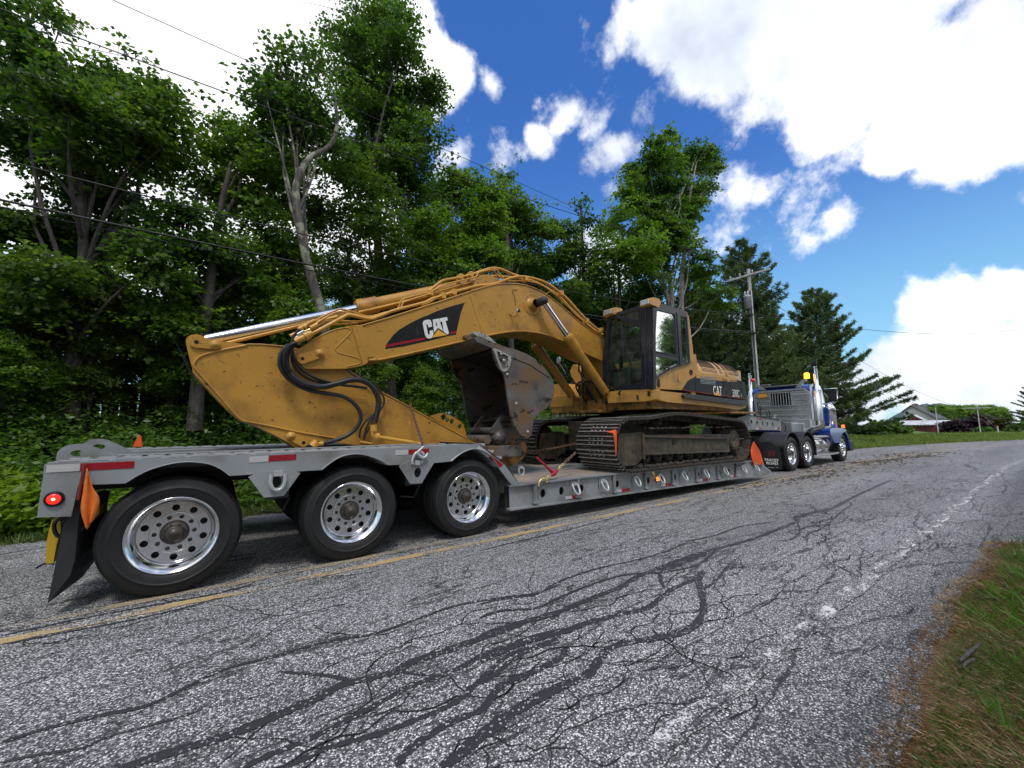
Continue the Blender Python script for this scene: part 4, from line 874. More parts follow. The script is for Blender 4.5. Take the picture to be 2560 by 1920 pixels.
cobj(MB().box(6.35, 6.5, 5.06, 5.26, 2.02, 2.42), 'storage_box', SEATM, .03)
q = pt(R5, 672, 660, X=6.36); cobj(MB().box(6.36, 6.44, q.y-.09, q.y+.1, q.z-.11, q.z+.11), 'monitor', SEATM, .03)
for a, b, c3 in ((840, 800, 885), (825, 800, 870)):
    P = [pt(R5, a-20, 800, X=6.5), pt(R5, c3-20, 600, X=6.5)]; cobj(MB().tube([P[0]-Vector((0, 0, .25)), P[0], P[1]], .008, 6).bar(P[1]+Vector((0, -.05, 0)), P[1]+Vector((0, .08, 0)), .02, .02), 'travel_lever', GREYL)
cobj(MB().tube([(6.75, 5.1, 2.5), (6.68, 5.05, 2.75)], .02, 8).tube([(6.75, 4.5, 2.5), (6.68, 4.55, 2.75)], .02, 8), 'joystick', BLACK)
P = pts(R5, [(850, 940), (890, 925), (960, 880)], X=XF-.03); cobj(MB().tube(P, .006, 5), 'wiper', BLACK)
for (a, b, a2, b2) in ((555, 140, 660, 205), (945, 35, 1060, 105)):
    p, q = pt(R5, a, b, X=XF-.1), pt(R5, a2, b2, X=XF-.1); y0, y1, z0, z1 = q.y, p.y, q.z, p.z
    lo = [(XF-.14, z0+.03), (XF-.12, z1-.035), (XF-.04, z1-.01), (XF+.14, z1-.005), (XF+.2, z1-.06), (XF+.12, z0+.01)]
    hh = cobj(MB().prism(lo, y0, y1), 'work_lamp', YELC, .02)
    lens = MB().box(XF-.146, XF-.135, y0+.03, y1-.02, z0+.045, z1-.05).build('lamp_lens', LENS, None, .005); lens.parent = cab

# boom
BY = 5.45; BW = .62
nose = [(205, 1345), (225, 1310), (400, 1190), (560, 1105), (720, 1030), (900, 975), (1000, 957), (1050, 965)]
bt = xz(RT, nose, BY)+xz(R4, [(0, 606), (250, 535), (500, 455), (680, 398), (840, 345), (960, 305), (1080, 268), (1160, 247), (1240, 238), (1340, 240), (1420, 250), (1500, 275), (1580, 312), (1640, 352), (1720, 415), (1800, 485), (1900, 572), (2000, 645), (2110, 712)], BY)
bb = xz(RT, [(205, 1350), (240, 1470), (345, 1557), (600, 1560), (920, 1556), (1060, 1530), (1150, 1508), (1212, 1478), (1225, 1440)], BY)+xz(R4, [(180, 895), (400, 848), (700, 780), (1000, 712), (1080, 692), (1160, 676), (1240, 662), (1330, 652), (1430, 652), (1540, 664), (1640, 690), (1740, 730), (1860, 790), (1980, 855), (2090, 905)], BY)
foot = [(6.75, 2.55), (7.0, 2.1), (6.95, 1.85), (6.8, 1.72), (6.6, 1.72)]
outline = bt+foot+bb[::-1]
boom = MB().prism(outline, BY, BY+BW, sm=False).build('boom', YEL, ex, .006)
def bead(L, r, nm, par, y, sub=0): return MB().tube([(a, y, b) for a, b in L], r, 6, sub=sub).build(nm, YEL, par)
bead(bt[7:], .013, 'flange_edge', boom, BY-.002); bead(bb[8:-1], .016, 'flange_edge', boom, BY-.003)
for L in ([(15, 612), (60, 740), (115, 868)], [(950, 338), (1000, 500), (1057, 672)], [(1903, 565), (1872, 690)]):
    bead(xz(R4, L, BY), .008, 'weld_seam', boom, BY)
pl = xz(RT, [(990, 958), (1140, 960), (1290, 1390), (1212, 1400), (1210, 1478), (1150, 1505)], BY-.015)
MB().prism(pl, BY-.014, BY-.001).build('joint_plate', YEL, boom, .005)
bead(spl(xz(RT, [(430, 1175), (600, 1085), (760, 1020), (900, 992), (960, 1005), (975, 1060), (780, 1260), (775, 1300), (830, 1345), (1060, 1405), (1112, 1450), (1080, 1495), (930, 1528)], BY), 4), .009, 'weld_seam', boom, BY)
def keeper(reg, a, b, ra, rb, Y, par, hole=True):
    pa, pb = pt(reg, *a, Y=Y), pt(reg, *b, Y=Y); k = MB().prism(capsule((pa.x, pa.z), (pb.x, pb.z), ra, rb), Y, Y+.03).build('pin_keeper', YEL, par, .005)
    MB().lathe([(-.03, .001), (-.03, .016), (-.012, .018), (-.011, .036), (-.002, .04), (.0, .055), (.01, .055)], (pb.x, Y, pb.z), 20).build('pin_bolt', YEL, par)
    if hole: MB().lathe([(-.002, .001), (-.002, .021)], (pa.x, Y, pa.z), 16).build('keeper_hole', BLACK, par)
keeper(RT, (312, 1418), (550, 1345), .065, .055, BY-.035, boom)
# pin boss with the boom cylinder pin
pc = pt(R4, 1490, 420, Y=BY); 
MB().lathe([(-.004, .19), (-.004, .205), (.004, .205)], (pc.x, BY, pc.z), 40).lathe([(-.1, .075), (-.02, .1), (0, .13), (.01, .14)], (pc.x, BY, pc.z), 32).build('cylinder_boss', YEL, boom)
# decal
def poly(mb, L, mi, y): 
    P = xz(R4, L, BY); mb.prism(P, BY-y, BY-y+.001, mi=mi)
dc = MB()
poly(dc, [(218, 803), (226, 765), (290, 680), (335, 640), (380, 612), (430, 582), (480, 556), (560, 520), (575, 517), (640, 486), (700, 464), (780, 437), (905, 402), (885, 450), (865, 510), (850, 580), (838, 630), (828, 680), (760, 690), (600, 732), (480, 757), (380, 780), (300, 792), (260, 797)], 0, .0035)
poly(dc, [(232, 765), (562, 703), (564, 722), (222, 789)], 2, .0045); poly(dc, [(779, 657), (830, 648), (828, 668), (783, 675)], 2, .0045)
poly(dc, [(540, 582), (548, 562), (565, 553), (598, 550), (612, 560), (618, 580), (622, 610), (590, 618), (583, 592), (574, 590), (572, 600), (585, 668), (590, 680), (600, 680), (602, 665), (600, 648), (628, 640), (634, 668), (630, 695), (615, 710), (590, 714), (572, 704), (560, 680)], 1, .0055)
poly(dc, [(627, 550), (680, 541), (700, 600), (718, 650), (672, 622), (640, 662), (633, 610)], 1, .0055)
poly(dc, [(652, 572), (659, 572), (666, 602), (656, 604)], 0, .0065)
poly(dc, [(684, 540), (751, 528), (757, 556), (737, 562), (768, 668), (752, 680), (722, 655), (708, 566), (690, 570)], 1, .0055)
poly(dc, [(672, 624), (764, 686), (612, 718)], 0, .0065); poly(dc, [(672, 636), (750, 683), (622, 706)], 3, .0075)
dc.build('maker_decal', [BLACK, WHITE, RED, GOLDT], boom)
# lamp on the boom
p = pt(R4, 1362, 470, Y=BY-.12); lb = MB().lathe([(0, .001), (0, .03), (.015, .036), (.035, .034), (.05, .02), (.055, .001)], (p.x-.01, p.y, p.z), 18, axis='X', sm=True)
lb.build('boom_lamp', BLACK, boom); MB().lathe([(-.004, .001), (-.004, .026), (.0, .03)], (p.x-.012, p.y, p.z), 18, axis='X').build('lamp_lens', LENS, boom)
P = [pt(R4, 1360, 500, Y=BY-.1), pt(R4, 1330, 525, Y=BY-.06), pt(R4, 1295, 500, Y=BY)]; MB().tube(P, .014, 6).build('lamp_bracket', YDIRTY, boom)
MB().tube(pts(R4, [(1345, 425), (1335, 350), (1318, 310), (1320, 293), (1360, 290)], Y=BY-.01), .004, 5, sub=4).build('lamp_wire', HOSE, boom)
# stick cylinder
SYc = 5.76
p0, p1 = pt(R3, 320, 300, Y=SYc), pt(RT, 1060, 728, Y=SYc); MB().tube([p0, p1], .062, 24).build('cylinder_rod', CHROME, ex)
q0, q1 = pt(RT, 1060, 728, Y=SYc), pt(R4, 1060, 222, Y=SYc); d = (q1-q0).normalized(); 
mb = MB().tube([q0, q0+d*.14], .105, 20).tube([q0+d*.05, q0+d*.3], .118, 20).tube([q0+d*.12, q1], .1, 28)
mb.tube([q0+d*.02, q0+d*.1], .125, 6).tube([q1-d*.1, q1], .11, 20); cylb = mb.build('cylinder_barrel', YEL, ex)
MB().lathe([(-.14, .001), (-.14, .05), (-.1, .085), (.1, .085), (.14, .05), (.14, .001)], (q1.x+.06, SYc, q1.z+.02), 24).build('cylinder_eye', DARK, ex)
MB().tube([q0-Vector((0, .1, .08)), q1-Vector((0, .12, .05))], .02, 8).build('side_tube', YTUBE, ex)
MB().tube([p0-Vector((0, .03, .1)), pt(RT, 800, 840, Y=SYc-.05)], .022, 10).build('side_tube', YTUBE, ex)
for y in (BY+.04, BY+BW-.1): MB().prism(xz(R4, [(960, 310), (1010, 200), (1060, 160), (1120, 160), (1180, 190), (1280, 245)], y), y, y+.04).build('cylinder_bracket', YEL, boom, .006)
# hydraulic tubes along the boom
def tube(reg, L, Y, r, sub=3, mat=None, nm='hydraulic_tube', par=None): return MB().tube(pts(reg, L, Y=Y), r, 8, sub=sub).build(nm, mat or YTUBE, par or boom)
z2 = lambda L: [((a*RT[2]+RT[0]-R4[0])/R4[2], (b*RT[2]+RT[1]-R4[1])/R4[2]) for a, b in L]
tube(R4, z2([(450, 1075), (700, 940), (900, 832), (960, 815), (1130, 850), (1260, 870), (1400, 825), (1560, 760), (1900, 670), (2060, 625), (2150, 570)])+[(520, 425), (590, 402), (640, 370), (700, 345), (800, 315), (960, 272), (1020, 258), (1150, 243), (1250, 210), (1350, 180), (1450, 183), (1560, 212), (1640, 250), (1720, 310), (1790, 370), (1880, 470), (1960, 555), (2060, 640)], BY+.04, .024)
tube(RT, [(400, 950), (600, 830), (790, 745), (860, 735), (1060, 790), (1230, 835), (1420, 790), (1620, 730), (1660, 660), (1715, 590), (2050, 505), (2110, 470)], BY+.12, .012)
tube(RT, [(480, 945), (700, 810), (830, 770), (960, 790), (1230, 850), (1430, 800), (1650, 735), (1700, 650), (1760, 620), (2080, 520)], BY+.07, .013)
tube(RT, [(520, 970), (640, 905), (760, 890), (1000, 905), (1200, 890), (1420, 830)], BY+.16, .012); tube(RT, [(740, 945), (900, 940), (1060, 925), (1260, 880)], BY+.2, .014)
tube(R4, [(600, 300), (680, 235), (735, 208), (860, 185), (980, 155), (1060, 125), (1150, 103), (1230, 118), (1300, 150), (1370, 172)], BY+.12, .022)
tube(R4, [(610, 310), (740, 245), (860, 215), (1000, 180), (1030, 140), (1170, 115), (1200, 150), (1240, 190)], BY+.08, .013)
tube(R4, [(640, 320), (800, 270), (960, 225), (1010, 190), (1050, 150), (1150, 125), (1190, 170), (1280, 215), (1420, 215), (1560, 245), (1680, 330), (1800, 440), (1900, 540), (2040, 650)], BY+.14, .012)
tube(R4, [(650, 330), (900, 262), (1100, 180), (1200, 175), (1400, 195), (1520, 225), (1700, 330), (1850, 480), (2000, 620), (2100, 680)], BY+.3, .02)
tube(R4, [(1590, 350), (1620, 320), (1680, 290)], BY-.05, .004)
for reg, a, b, yy in ((RT, 2080, 510, .1), (R4, 812, 315, .04), (R4, 870, 180, .12), (R4, 720, 345, .04), (R4, 1435, 195, .04), (R4, 1740, 320, .04), (R4, 1960, 560, .04), (R4, 2085, 640, .04), (R4, 960, 160, .12)):
    p = pt(reg, a, b, Y=BY+yy); MB().box(p.x-.035, p.x+.035, BY+yy-.035, BY+yy+.09, p.z-.05, p.z+.045).build('tube_clamp', YTUBE, boom, .01)
# fittings where the tubes become hoses
for L, r_, m_ in (([(205, 1185), (330, 1125), (440, 1065)], .042, YTUBE), ([(340, 1120), (400, 1085)], .056, YTUBE), ([(255, 1015), (400, 930), (480, 890)], .022, YTUBE), ([(270, 1010), (310, 990)], .03, YTUBE), ([(330, 985), (370, 962)], .03, YTUBE), ([(140, 1105), (240, 1060)], .02, YTUBE), ([(180, 1150), (260, 1110), (330, 1050), (480, 990)], .018, CHAING), ([(420, 1000), (520, 950)], .034, YTUBE), ([(240, 1090), (330, 1040)], .026, GREYL)):
    tube(RT, L, BY-.06, r_, 0, m_, 'hose_fitting')
# hoses
hz = lambda L, r_, Y, nm='hydraulic_hose': MB().tube(pts(R3, L, Y=Y), r_, 12, sub=6).build(nm, HOSE, ex)
HP = [(1275, 335), (1215, 370), (1170, 450), (1170, 560), (1205, 650), (1290, 725), (1400, 775), (1550, 795), (1700, 765), (1850, 725), (1960, 725), (2060, 770), (2130, 860), (2155, 960), (2140, 1070), (2112, 1175)]
hz(HP, .036, 5.33)
mbs = MB(); Pc = [Vector(q) for q in spl([tuple(v) for v in pts(R3, HP[:5], Y=5.33)], 14)]      # spiral guard on the first metre
for a, b in zip(Pc[:-1], Pc[1:]):
    d = (b-a)
    for t in (.0, .5): c_ = a+d*t; mbs.tube([c_-d.normalized()*.004, c_+d.normalized()*.004], .0405, 12)
mbs.build('spiral_guard', BLACK, ex, kind='stuff')
hz([(1195, 350), (1120, 440), (1105, 560), (1160, 670), (1280, 770), (1430, 835), (1600, 865), (1780, 900), (1900, 980), (1962, 1080), (1950, 1180), (1870, 1280), (1740, 1350), (1570, 1395)], .026, 5.37)
hz([(1240, 400), (1260, 500), (1330, 600), (1450, 685), (1600, 740), (1750, 775), (1900, 790), (2030, 810)], .018, 5.44)
hz([(1225, 420), (1240, 540), (1300, 630), (1430, 720), (1600, 765)], .018, 5.46)
hz([(1310, 185), (1250, 260), (1225, 360), (1215, 420)], .016, 5.38)
hz([(1800, 600), (1900, 680), (2050, 740), (2160, 830), (2212, 920), (2190, 1020), (2050, 1130), (1970, 1230), (1950, 1340)], .012, 5.47)
hz([(2175, 1040), (2090, 1120), (2030, 1220), (2000, 1360)], .014, 5.46); hz([(2150, 1060), (2080, 1180), (2020, 1300)], .01, 5.45)
MB().tube(pts(RS, [(185, 895), (190, 985)], Y=5.36), .045, 10).tube(pts(RS, [(170, 990), (185, 1050), (230, 1070)], Y=5.36), .028, 8, sub=3).tube(pts(RS, [(200, 1060), (260, 1060)], Y=5.36), .05, 8).tube(pts(RS, [(230, 1062), (600, 1120), (870, 1165)], Y=5.4), .026, 10).build('bucket_line', YTUBE, ex)
MB().tube(pts(R3, [(1570, 1395), (1490, 1410)], Y=5.38), .026, 8).tube(pts(R3, [(1500, 1380), (1450, 1430)], Y=5.38), .05, 6).tube(pts(RS, [(0, 1130), (350, 1185)], Y=5.42), .014, 6).build('hose_elbow', YTUBE, ex)
# boom cylinders
for (Yc, a, b, e) in ((5.28, (1580, 388), (1790, 690), (2118, 1175)), (6.22, None, None, None)):
    if a: pa, pb, pe = pt(R4, *a, Y=Yc), pt(R4, *b, Y=Yc), pt(R4, *e, Y=Yc); dY = 0
    else: sh = Vector((0, .94, 0)); pa, pb, pe = pa+sh, pb+sh, pe+sh
    d = (pe-pa).normalized()
    MB().tube([pa, pb+d*.1], .05, 20).build('cylinder_rod', CHROME, ex)
    MB().tube([pb, pb+d*.12], .088, 20).tube([pb+d*.04, pb+d*.3], .098, 20).tube([pb+d*.03, pb+d*.09], .112, 7).tube([pb+d*.2, pe], .085, 24).build('cylinder_barrel', YEL, ex)
    MB().lathe([(-.1, .001), (-.1, .04), (-.06, .072), (.1, .075), (.17, .07)], (pa.x, Yc, pa.z), 24).build('rod_eye', DARK, ex)
    MB().tube([pb+d*.2+Vector((0, -.02, .1)), pe+Vector((0, -.02, .1))], .016, 8).build('side_tube', YTUBE, ex)
# stick
SY = 5.53; SW = .44
st = xz(R3, [(105, 330), (104, 300), (120, 268), (155, 243), (220, 235), (270, 248), (330, 280), (450, 305), (620, 328), (760, 345), (900, 345), (1130, 365), (1400, 420), (1650, 520), (1820, 610), (1960, 700), (2100, 800), (2212, 885)], SY)
st += xz(RS, [(260, 425), (480, 540), (700, 660), (960, 805), (1220, 945), (1480, 1085), (1690, 1195)], SY)
st += [(3.62, .98), (3.75, .85), (3.6, .74), (3.3, .8)]
sb = xz(R3, [(150, 520), (168, 575), (178, 640), (420, 905), (560, 1050), (700, 1160), (900, 1235), (1050, 1310), (1180, 1380), (1240, 1425), (1290, 1455), (1370, 1440), (1410, 1400), (1480, 1370), (1700, 1390), (1950, 1420)], SY)
stick = MB().prism(st+[(2.4, .98)]+sb[::-1], SY, SY+SW).build('stick', YEL, ex, .006)
bead(spl(xz(R3, [(760, 352), (620, 380), (470, 410), (300, 455), (225, 500), (190, 560), (215, 610), (330, 745), (500, 940), (620, 1080), (700, 1150), (760, 1168), (1000, 1212), (1300, 1275), (1740, 1350)], SY), 3), .014, 'flange_edge', stick, SY-.004)
bead(st[9:24], .01, 'flange_edge', stick, SY-.002)
bead(xz(R3, [(1848, 1095), (1790, 1200), (1735, 1310)], SY), .005, 'weld_seam', stick, SY)
keeper(R3, (218, 318), (415, 348), .062, .048, SY-.03, stick); keeper(R3, (1358, 1390), (1226, 1322), .05, .05, SY-.03, stick)
MB().prism(xz(RS, [(970, 775), (1140, 728), (1280, 775), (1400, 850), (1440, 900), (1470, 985), (1480, 1060), (1560, 1130), (1480, 1085)], SY+.3), SY+.32, SY+.36, holes=[circ(*xz(RS, [c], SY+.3)[0], r_, 16) for c, r_ in (((1165, 790), .05), ((1215, 830), .035), ((1280, 850), .042), ((1390, 915), .04))]).build('stick_guard', YEL, stick, .003)
tip = xz(R6, [(-250, 900), (0, 925), (60, 900), (180, 860), (400, 850), (432, 930), (405, 1040), (330, 1130), (185, 1210), (90, 1130), (0, 1070), (-250, 1000)], 5.5)
for y in (5.5, 5.95): MB().prism(tip, y, y+.05).build('stick_tip', YDIRTY, stick, .006)
p = pt(R6, 355, 1012, Y=5.47); MB().lathe([(-.06, .001), (-.06, .03), (-.03, .035), (-.03, .05), (0, .062), (.5, .062)], (p.x, 5.5, p.z), 20).build('tip_pin', DARK, stick)
for a, b in ((125, 985), (180, 1110), (50, 1030)): p = pt(R6, a, b, Y=5.49); MB().lathe([(-.015, .001), (-.015, .025), (0, .03)], (p.x, 5.5, p.z), 8).build('tip_bolt', YDIRTY, stick)
# bucket linkage
for y in (5.36, 6.08): MB().prism(capsule((pt(R6, 65, 800, Y=5.4).x, pt(R6, 65, 800, Y=5.4).z), (3.95, 1.28), .12, .1), y, y+.06).build('bucket_link', RUST, ex, .01)
p = pt(R6, 65, 800, Y=5.3); MB().lathe([(-.03, .001), (-.03, .05), (-.01, .06), (0, .1), (.02, .105), (.85, .08)], (p.x, 5.3, p.z), 24).build('link_pin', RUST, ex)
MB().tube([(p.x-.12, 5.36, p.z+.12), (p.x-.12, 6.0, p.z+.12)], .05, 12).tube([(p.x-.25, 5.3, p.z-.02), (p.x-.25, 6.0, p.z-.02)], .07, 12).box(p.x-.3, p.x+.35, 5.2, 6.3, p.z-.3, p.z-.12).build('linkage_shaft', RUST, ex, .01)
# bucket
B0, B1 = 5.05, 6.45
side_b = spl(xz(R4, [(1145, 800), (1160, 880), (1205, 975), (1240, 1010), (1258, 1080), (1275, 1200), (1292, 1300), (1310, 1400), (1340, 1485), (1390, 1545), (1440, 1578), (1475, 1555), (1492, 1500), (1496, 1440), (1515, 1385), (1580, 1335), (1640, 1285), (1668, 1215), (1678, 1150), (1670, 1080), (1635, 1015), (1560, 930), (1500, 880), (1430, 842), (1350, 810), (1290, 795)], B0), 2)
bk = thing('bucket', '', '', (0, 0, 0)); del bk['label'], bk['category']; bk.parent = ex; bk.matrix_parent_inverse = Matrix.Translation(-ex.location)
def bobj(mb, n, m, bv=0): o = mb.build(n, m, None, bv); o.parent = bk; return o
bobj(MB().prism(side_b, B0, B0+.035), 'side_plate', RUST, .006); bobj(MB().prism(side_b, B1-.035, B1), 'side_plate', RUST, .006)
shell = spl(xz(R4, [(1150, 792), (1290, 797), (1430, 845), (1560, 932), (1635, 1017), (1670, 1082), (1676, 1150), (1664, 1215), (1638, 1283), (1580, 1333), (1510, 1385), (1490, 1440), (1440, 1480), (1330, 1440)], B0), 3)
def shellmesh(L, y0, y1, th, m0=0, m1=1):
    mb = MB(); n = len(L); inn = []
    for i, p in enumerate(L):
        a, b = L[max(i-1, 0)], L[min(i+1, n-1)]; d = Vector((b[0]-a[0], b[1]-a[1])).normalized(); inn.append((p[0]-d.y*-th*-1, p[1]+d.x*-th))
    mb.add([(p[0], y, p[1]) for p in L for y in (y0, y1)], [(2*i, 2*i+1, 2*i+3, 2*i+2) for i in range(n-1)], m0, True)
    mb.add([(p[0], y, p[1]) for p in inn for y in (y0, y1)], [(2*i, 2*i+1, 2*i+3, 2*i+2) for i in range(n-1)], m1, True)
    return mb
bobj(shellmesh(shell, B0+.036, B1-.036, .035), 'shell', [RUST, RUSTI])
lip = xz(R4, [(985, 705), (1030, 690), (1150, 745), (1290, 797), (1285, 815), (1150, 800), (1010, 740)], B0+.04)
bobj(MB().prism(lip, B0+.04, B1-.04), 'cutting_edge', RUST, .008)
cut = xz(R4, [(1145, 800), (1165, 795), (1250, 840), (1300, 865), (1305, 900), (1285, 970), (1265, 995), (1235, 1000), (1210, 975), (1180, 890)], B0-.02)
bobj(MB().prism(cut, B0-.03, B0-.001, holes=[xz(R4, [(1180, 820), (1275, 865), (1280, 900), (1255, 975), (1230, 975), (1200, 900)], B0-.02)]), 'side_cutter', STEELW, .006)
for a, b in ((1215, 850), (1240, 905), (1262, 955), (1270, 1025), (1345, 1275), (1445, 1520)): p = pt(R4, a, b, Y=B0); bobj(MB().lathe([(-.03, .001), (-.03, .018), (-.02, .024), (0, .026)], (p.x, B0, p.z), 8), 'bucket_bolt', STEELW)
tooth = xz(R4, [(925, 722), (950, 716), (1000, 722), (1060, 745), (1120, 775), (1160, 800), (1120, 800), (1040, 775), (970, 745)], B0+.1)
tx = [(-.16, .0), (-.15, .03), (-.06, .055), (.06, .06), (.18, .03), (.3, -.02), (.3, -.1), (.1, -.05), (-.05, -.03)]
p = pt(R4, 1040, 700, Y=B0+.1); ang = math.atan2(*[pt(R4, 1290, 800, Y=B0+.1)[i]-p[i] for i in (2, 0)])
for i in range(5):
    y = B0+.06+i*(B1-B0-.26)/4; L = [(p.x+a*math.cos(ang)-b*math.sin(ang), p.z+a*math.sin(ang)+b*math.cos(ang)) for a, b in tx]
    bobj(MB().prism(L, y, y+.13), 'tooth', STEELW if i in (0, 4) else RUST, .02)
for a in ((1290, 870, 1640, 1040),):
    q0, q1 = pt(R4, a[0], a[1], Y=B0-.004), pt(R4, 1460, 930, Y=B0-.004); q2 = pt(R4, 1640, 1050, Y=B0-.004)
    bobj(MB().tube([q0, q1, q2], .01, 6), 'weld_seam', RUST)
wear = xz(R4, [(1330, 1250), (1390, 1255), (1440, 1310), (1478, 1400), (1490, 1450), (1470, 1555), (1440, 1575), (1380, 1540), (1335, 1460), (1310, 1380)], B0-.012)
bobj(MB().prism(wear, B0-.014, B0-.001), 'wear_plate', RUST, .005)
for y in (5.42, 6.02): bobj(MB().prism([(3.75, 1.55), (4.15, 1.45), (4.25, 1.25), (4.0, 1.12), (3.6, 1.1), (3.5, 1.25)], y, y+.05), 'bucket_ear', RUST, .01)
# lettering
def txt(body, reg, a, b, h_px, Y, par, m, xs=1, bold=0, nm='lettering'):
    p = pt(reg, a, b, Y=Y); q = pt(reg, a, b-h_px, Y=Y); size = (q.z-p.z)/.7
    t = text_mesh(body, size, lambda x, y, z: (p.x+x, Y-.001-z, p.z+y), xs, bold); o = t.build(nm, m); o.parent = par; return o
txt('CAT', R5, 1716, 1052, 100, YS-.004, eng, WHITE, .66, .003); txt('330C', R5, 1918, 1070, 78, YS-.004, eng, WHITE, .66, .0); txt('L', R5, 2012, 1074, 40, YS-.004, eng, WHITE, .5)
P = xz(R5, [(1753, 1010), (1795, 1062), (1722, 1052)], YS-.006); MB().prism(P, YS-.008, YS-.007).build('triangle_mark', GOLDT, eng)
txt('B344', R5, 1106, 1058, 30, YS-.003, ex, BLACK, .8, .002).matrix_parent_inverse = Matrix.Translation(-ex.location)
# strap round the track
P0 = pts(R6, [(1520, 715), (1600, 700), (1660, 690), (1672, 760), (1672, 900), (1665, 1050)], Y=4.27); P1 = pts(R6, [(1590, 735), (1615, 745), (1630, 800), (1645, 900), (1650, 980), (1655, 1045)], Y=4.27)
A_ = spl([tuple(v) for v in P0], 4); B2 = spl([tuple(v) for v in P1], 4); v = [q for a, b in zip(A_, B2) for q in (a, b)]
tag(MB().add(v, [(2*i, 2*i+1, 2*i+3, 2*i+2) for i in range(len(A_)-1)], 0, True).build('orange_flag', ORG), 'orange flag cloth wedged against the end of the near track', 'flag').modifiers.new('thick', 'SOLIDIFY').thickness = .006

# ------------------------------------------------------------------ chains and binder
top_ch = pts(RS, [(695, 615), (740, 690), (790, 850), (830, 990), (860, 1110), (880, 1190)], Y=5.0)
a0, a1 = pt(RS, 695, 615, Y=SY-.04), pt(RS, 880, 1195, Y=TY+.02)
chain('chain', [a0, a0*.5+a1*.5+Vector((0, 0, -.02)), a1], 'rusty chain over the stick, hooked to the deck side before the third wheel', CHAINM, .07, .0075, group='tie down chains')
hk = [pt(RS, x, y, Y=TY-.05) for x, y in ((880, 1195), (840, 1235), (800, 1275), (835, 1335), (890, 1350), (925, 1310), (930, 1280))]
tag(MB().tube(hk, [.012, .013, .016, .019, .019, .015, .006], 10, sub=4).build('chain_hook', GREYL), 'grey hook linking the rusty chain to the trailer side ring', 'hook')
hk = [pt(RS, x, y, Y=TY-.035) for x, y in ((725, 1440), (725, 1380), (755, 1310), (800, 1270), (850, 1275), (880, 1310))]
MB().tube(hk, .016, 10, sub=4).tube([pt(RS, 850, 1430, Y=TY-.03), pt(RS, 870, 1380, Y=TY-.03), pt(RS, 860, 1330, Y=TY-.03)], .014, 8, sub=3).bar(pt(RS, 755, 1420, Y=TY-.03), pt(RS, 825, 1420, Y=TY-.03), .04, .05).build('tie_down_ring', GREYL, trailer)
bA, bB = pt(R6, 745, 1330, Y=TY+.0), pt(R6, 1100, 1005, Y=4.6)
c0, c1 = pt(R6, 850, 1240, Y=TY+.05), pt(R6, 930, 1160, Y=TY+.1)
chain('chain', [c0, c1], 'short gold chain section beside the red load binder', CHAING, .08, .01, group='tie down chains')
chain('chain', [c1, bB], 'brown chain running from the red load binder up to the near track', CHAINM, .07, .008, group='tie down chains')
chain('chain', [pt(R6, 690, 1370, Y=TY), pt(R6, 750, 1325, Y=TY+.01)], 'two gold chain links between the deck edge hook and the red binder', CHAING, .08, .01, group='tie down chains')
tag(MB().tube([pt(R6, 555, 1068, Y=TY+.1), pt(R6, 700, 1200, Y=TY+.06), pt(R6, 790, 1280, Y=TY+.03)], [.014, .02, .03], 8).tube([pt(R6, 750, 1325, Y=TY+.02), pt(R6, 800, 1290, Y=TY+.03), pt(R6, 850, 1240, Y=TY+.05)], [.02, .04, .022], 8).build('load_binder', REDP), 'red lever load binder pulling the chain at the rear of the low deck', 'load binder')
hk = [pt(R6, x, y, Y=TY-.03) for x, y in ((590, 1470), (600, 1410), (640, 1370), (690, 1375), (710, 1400), (690, 1415))]
tag(MB().tube(hk, [.018, .018, .02, .018, .016, .012], 10, sub=4).build('chain_hook', CHAING), 'gold hook gripping the edge of the low deck below the red binder', 'hook')
chain('chain', [pt(R6, 400, 1005, Y=5.5), pt(R6, 750, 955, Y=5.7), pt(R6, 1090, 885, Y=5.8)], 'dark chain from the stick tip back towards the undercarriage', CHAINM, .08, .009, group='tie down chains')
chain('chain', [pt(R8, 935, 815, Y=4.3), pt(R8, 950, 860, Y=TY), pt(R8, 960, 872, Y=TY)], 'short gold chain end hanging above the amber marker lamp', CHAING, .05, .008, group='tie down chains')

# ------------------------------------------------------------------ tractor unit
tr = thing('truck_tractor', 'blue day cab truck tractor with aluminium headache rack and lit amber beacon', 'truck', (15.8, 5.9, 0))
def tb(mb, n, m, bv=0, par=None): return mb.build(n, m, par or tr, bv)
def t7(L, **k): return pts(R7, L, **k)
NY = 4.68
for x in (13.42, 14.64):
    wheel(x, NY, .5, tr, r=.5); wheel(x, NY+.36, .5, tr, r=.5, rim=False); wheel(x, 7.1, .5, tr, r=.5, flip=-1); wheel(x, 6.75, .5, tr, r=.5, rim=False, flip=-1)
    F = [(x+.6*math.cos(t), .52+.6*math.sin(t)) for t in np.linspace(-.25, math.pi*.93, 16)]; 
    Fi = [(x+.585*math.cos(t), .52+.585*math.sin(t)) for t in np.linspace(-.25, math.pi*.93, 16)]
    for y0 in (NY-.03, 6.45): tb(MB().prism(F+Fi[::-1], y0, y0+.68, sm=True), 'fender', FLAPM)
    tb(MB().tube([(a, NY-.03, b) for a, b in F], .018, 6), 'fender_rim', FLAPM)
    tb(MB().tube([(x, 5.0, .5), (x, 6.8, .5)], .09, 10).lathe([(-.2, .02), (-.2, .2), (.2, .2), (.2, .02)], (x, 5.9, .55), 16), 'axle', DARK)
wheel(18.2, 4.74, .5, tr, r=.5, front=True); wheel(18.2, 7.06, .5, tr, r=.5, front=True, flip=-1)
fp = [(p.y, p.z) for p in t7([(330, 1255), (345, 1250), (470, 1240), (610, 1330), (640, 1620), (340, 1640)], X=12.79)]
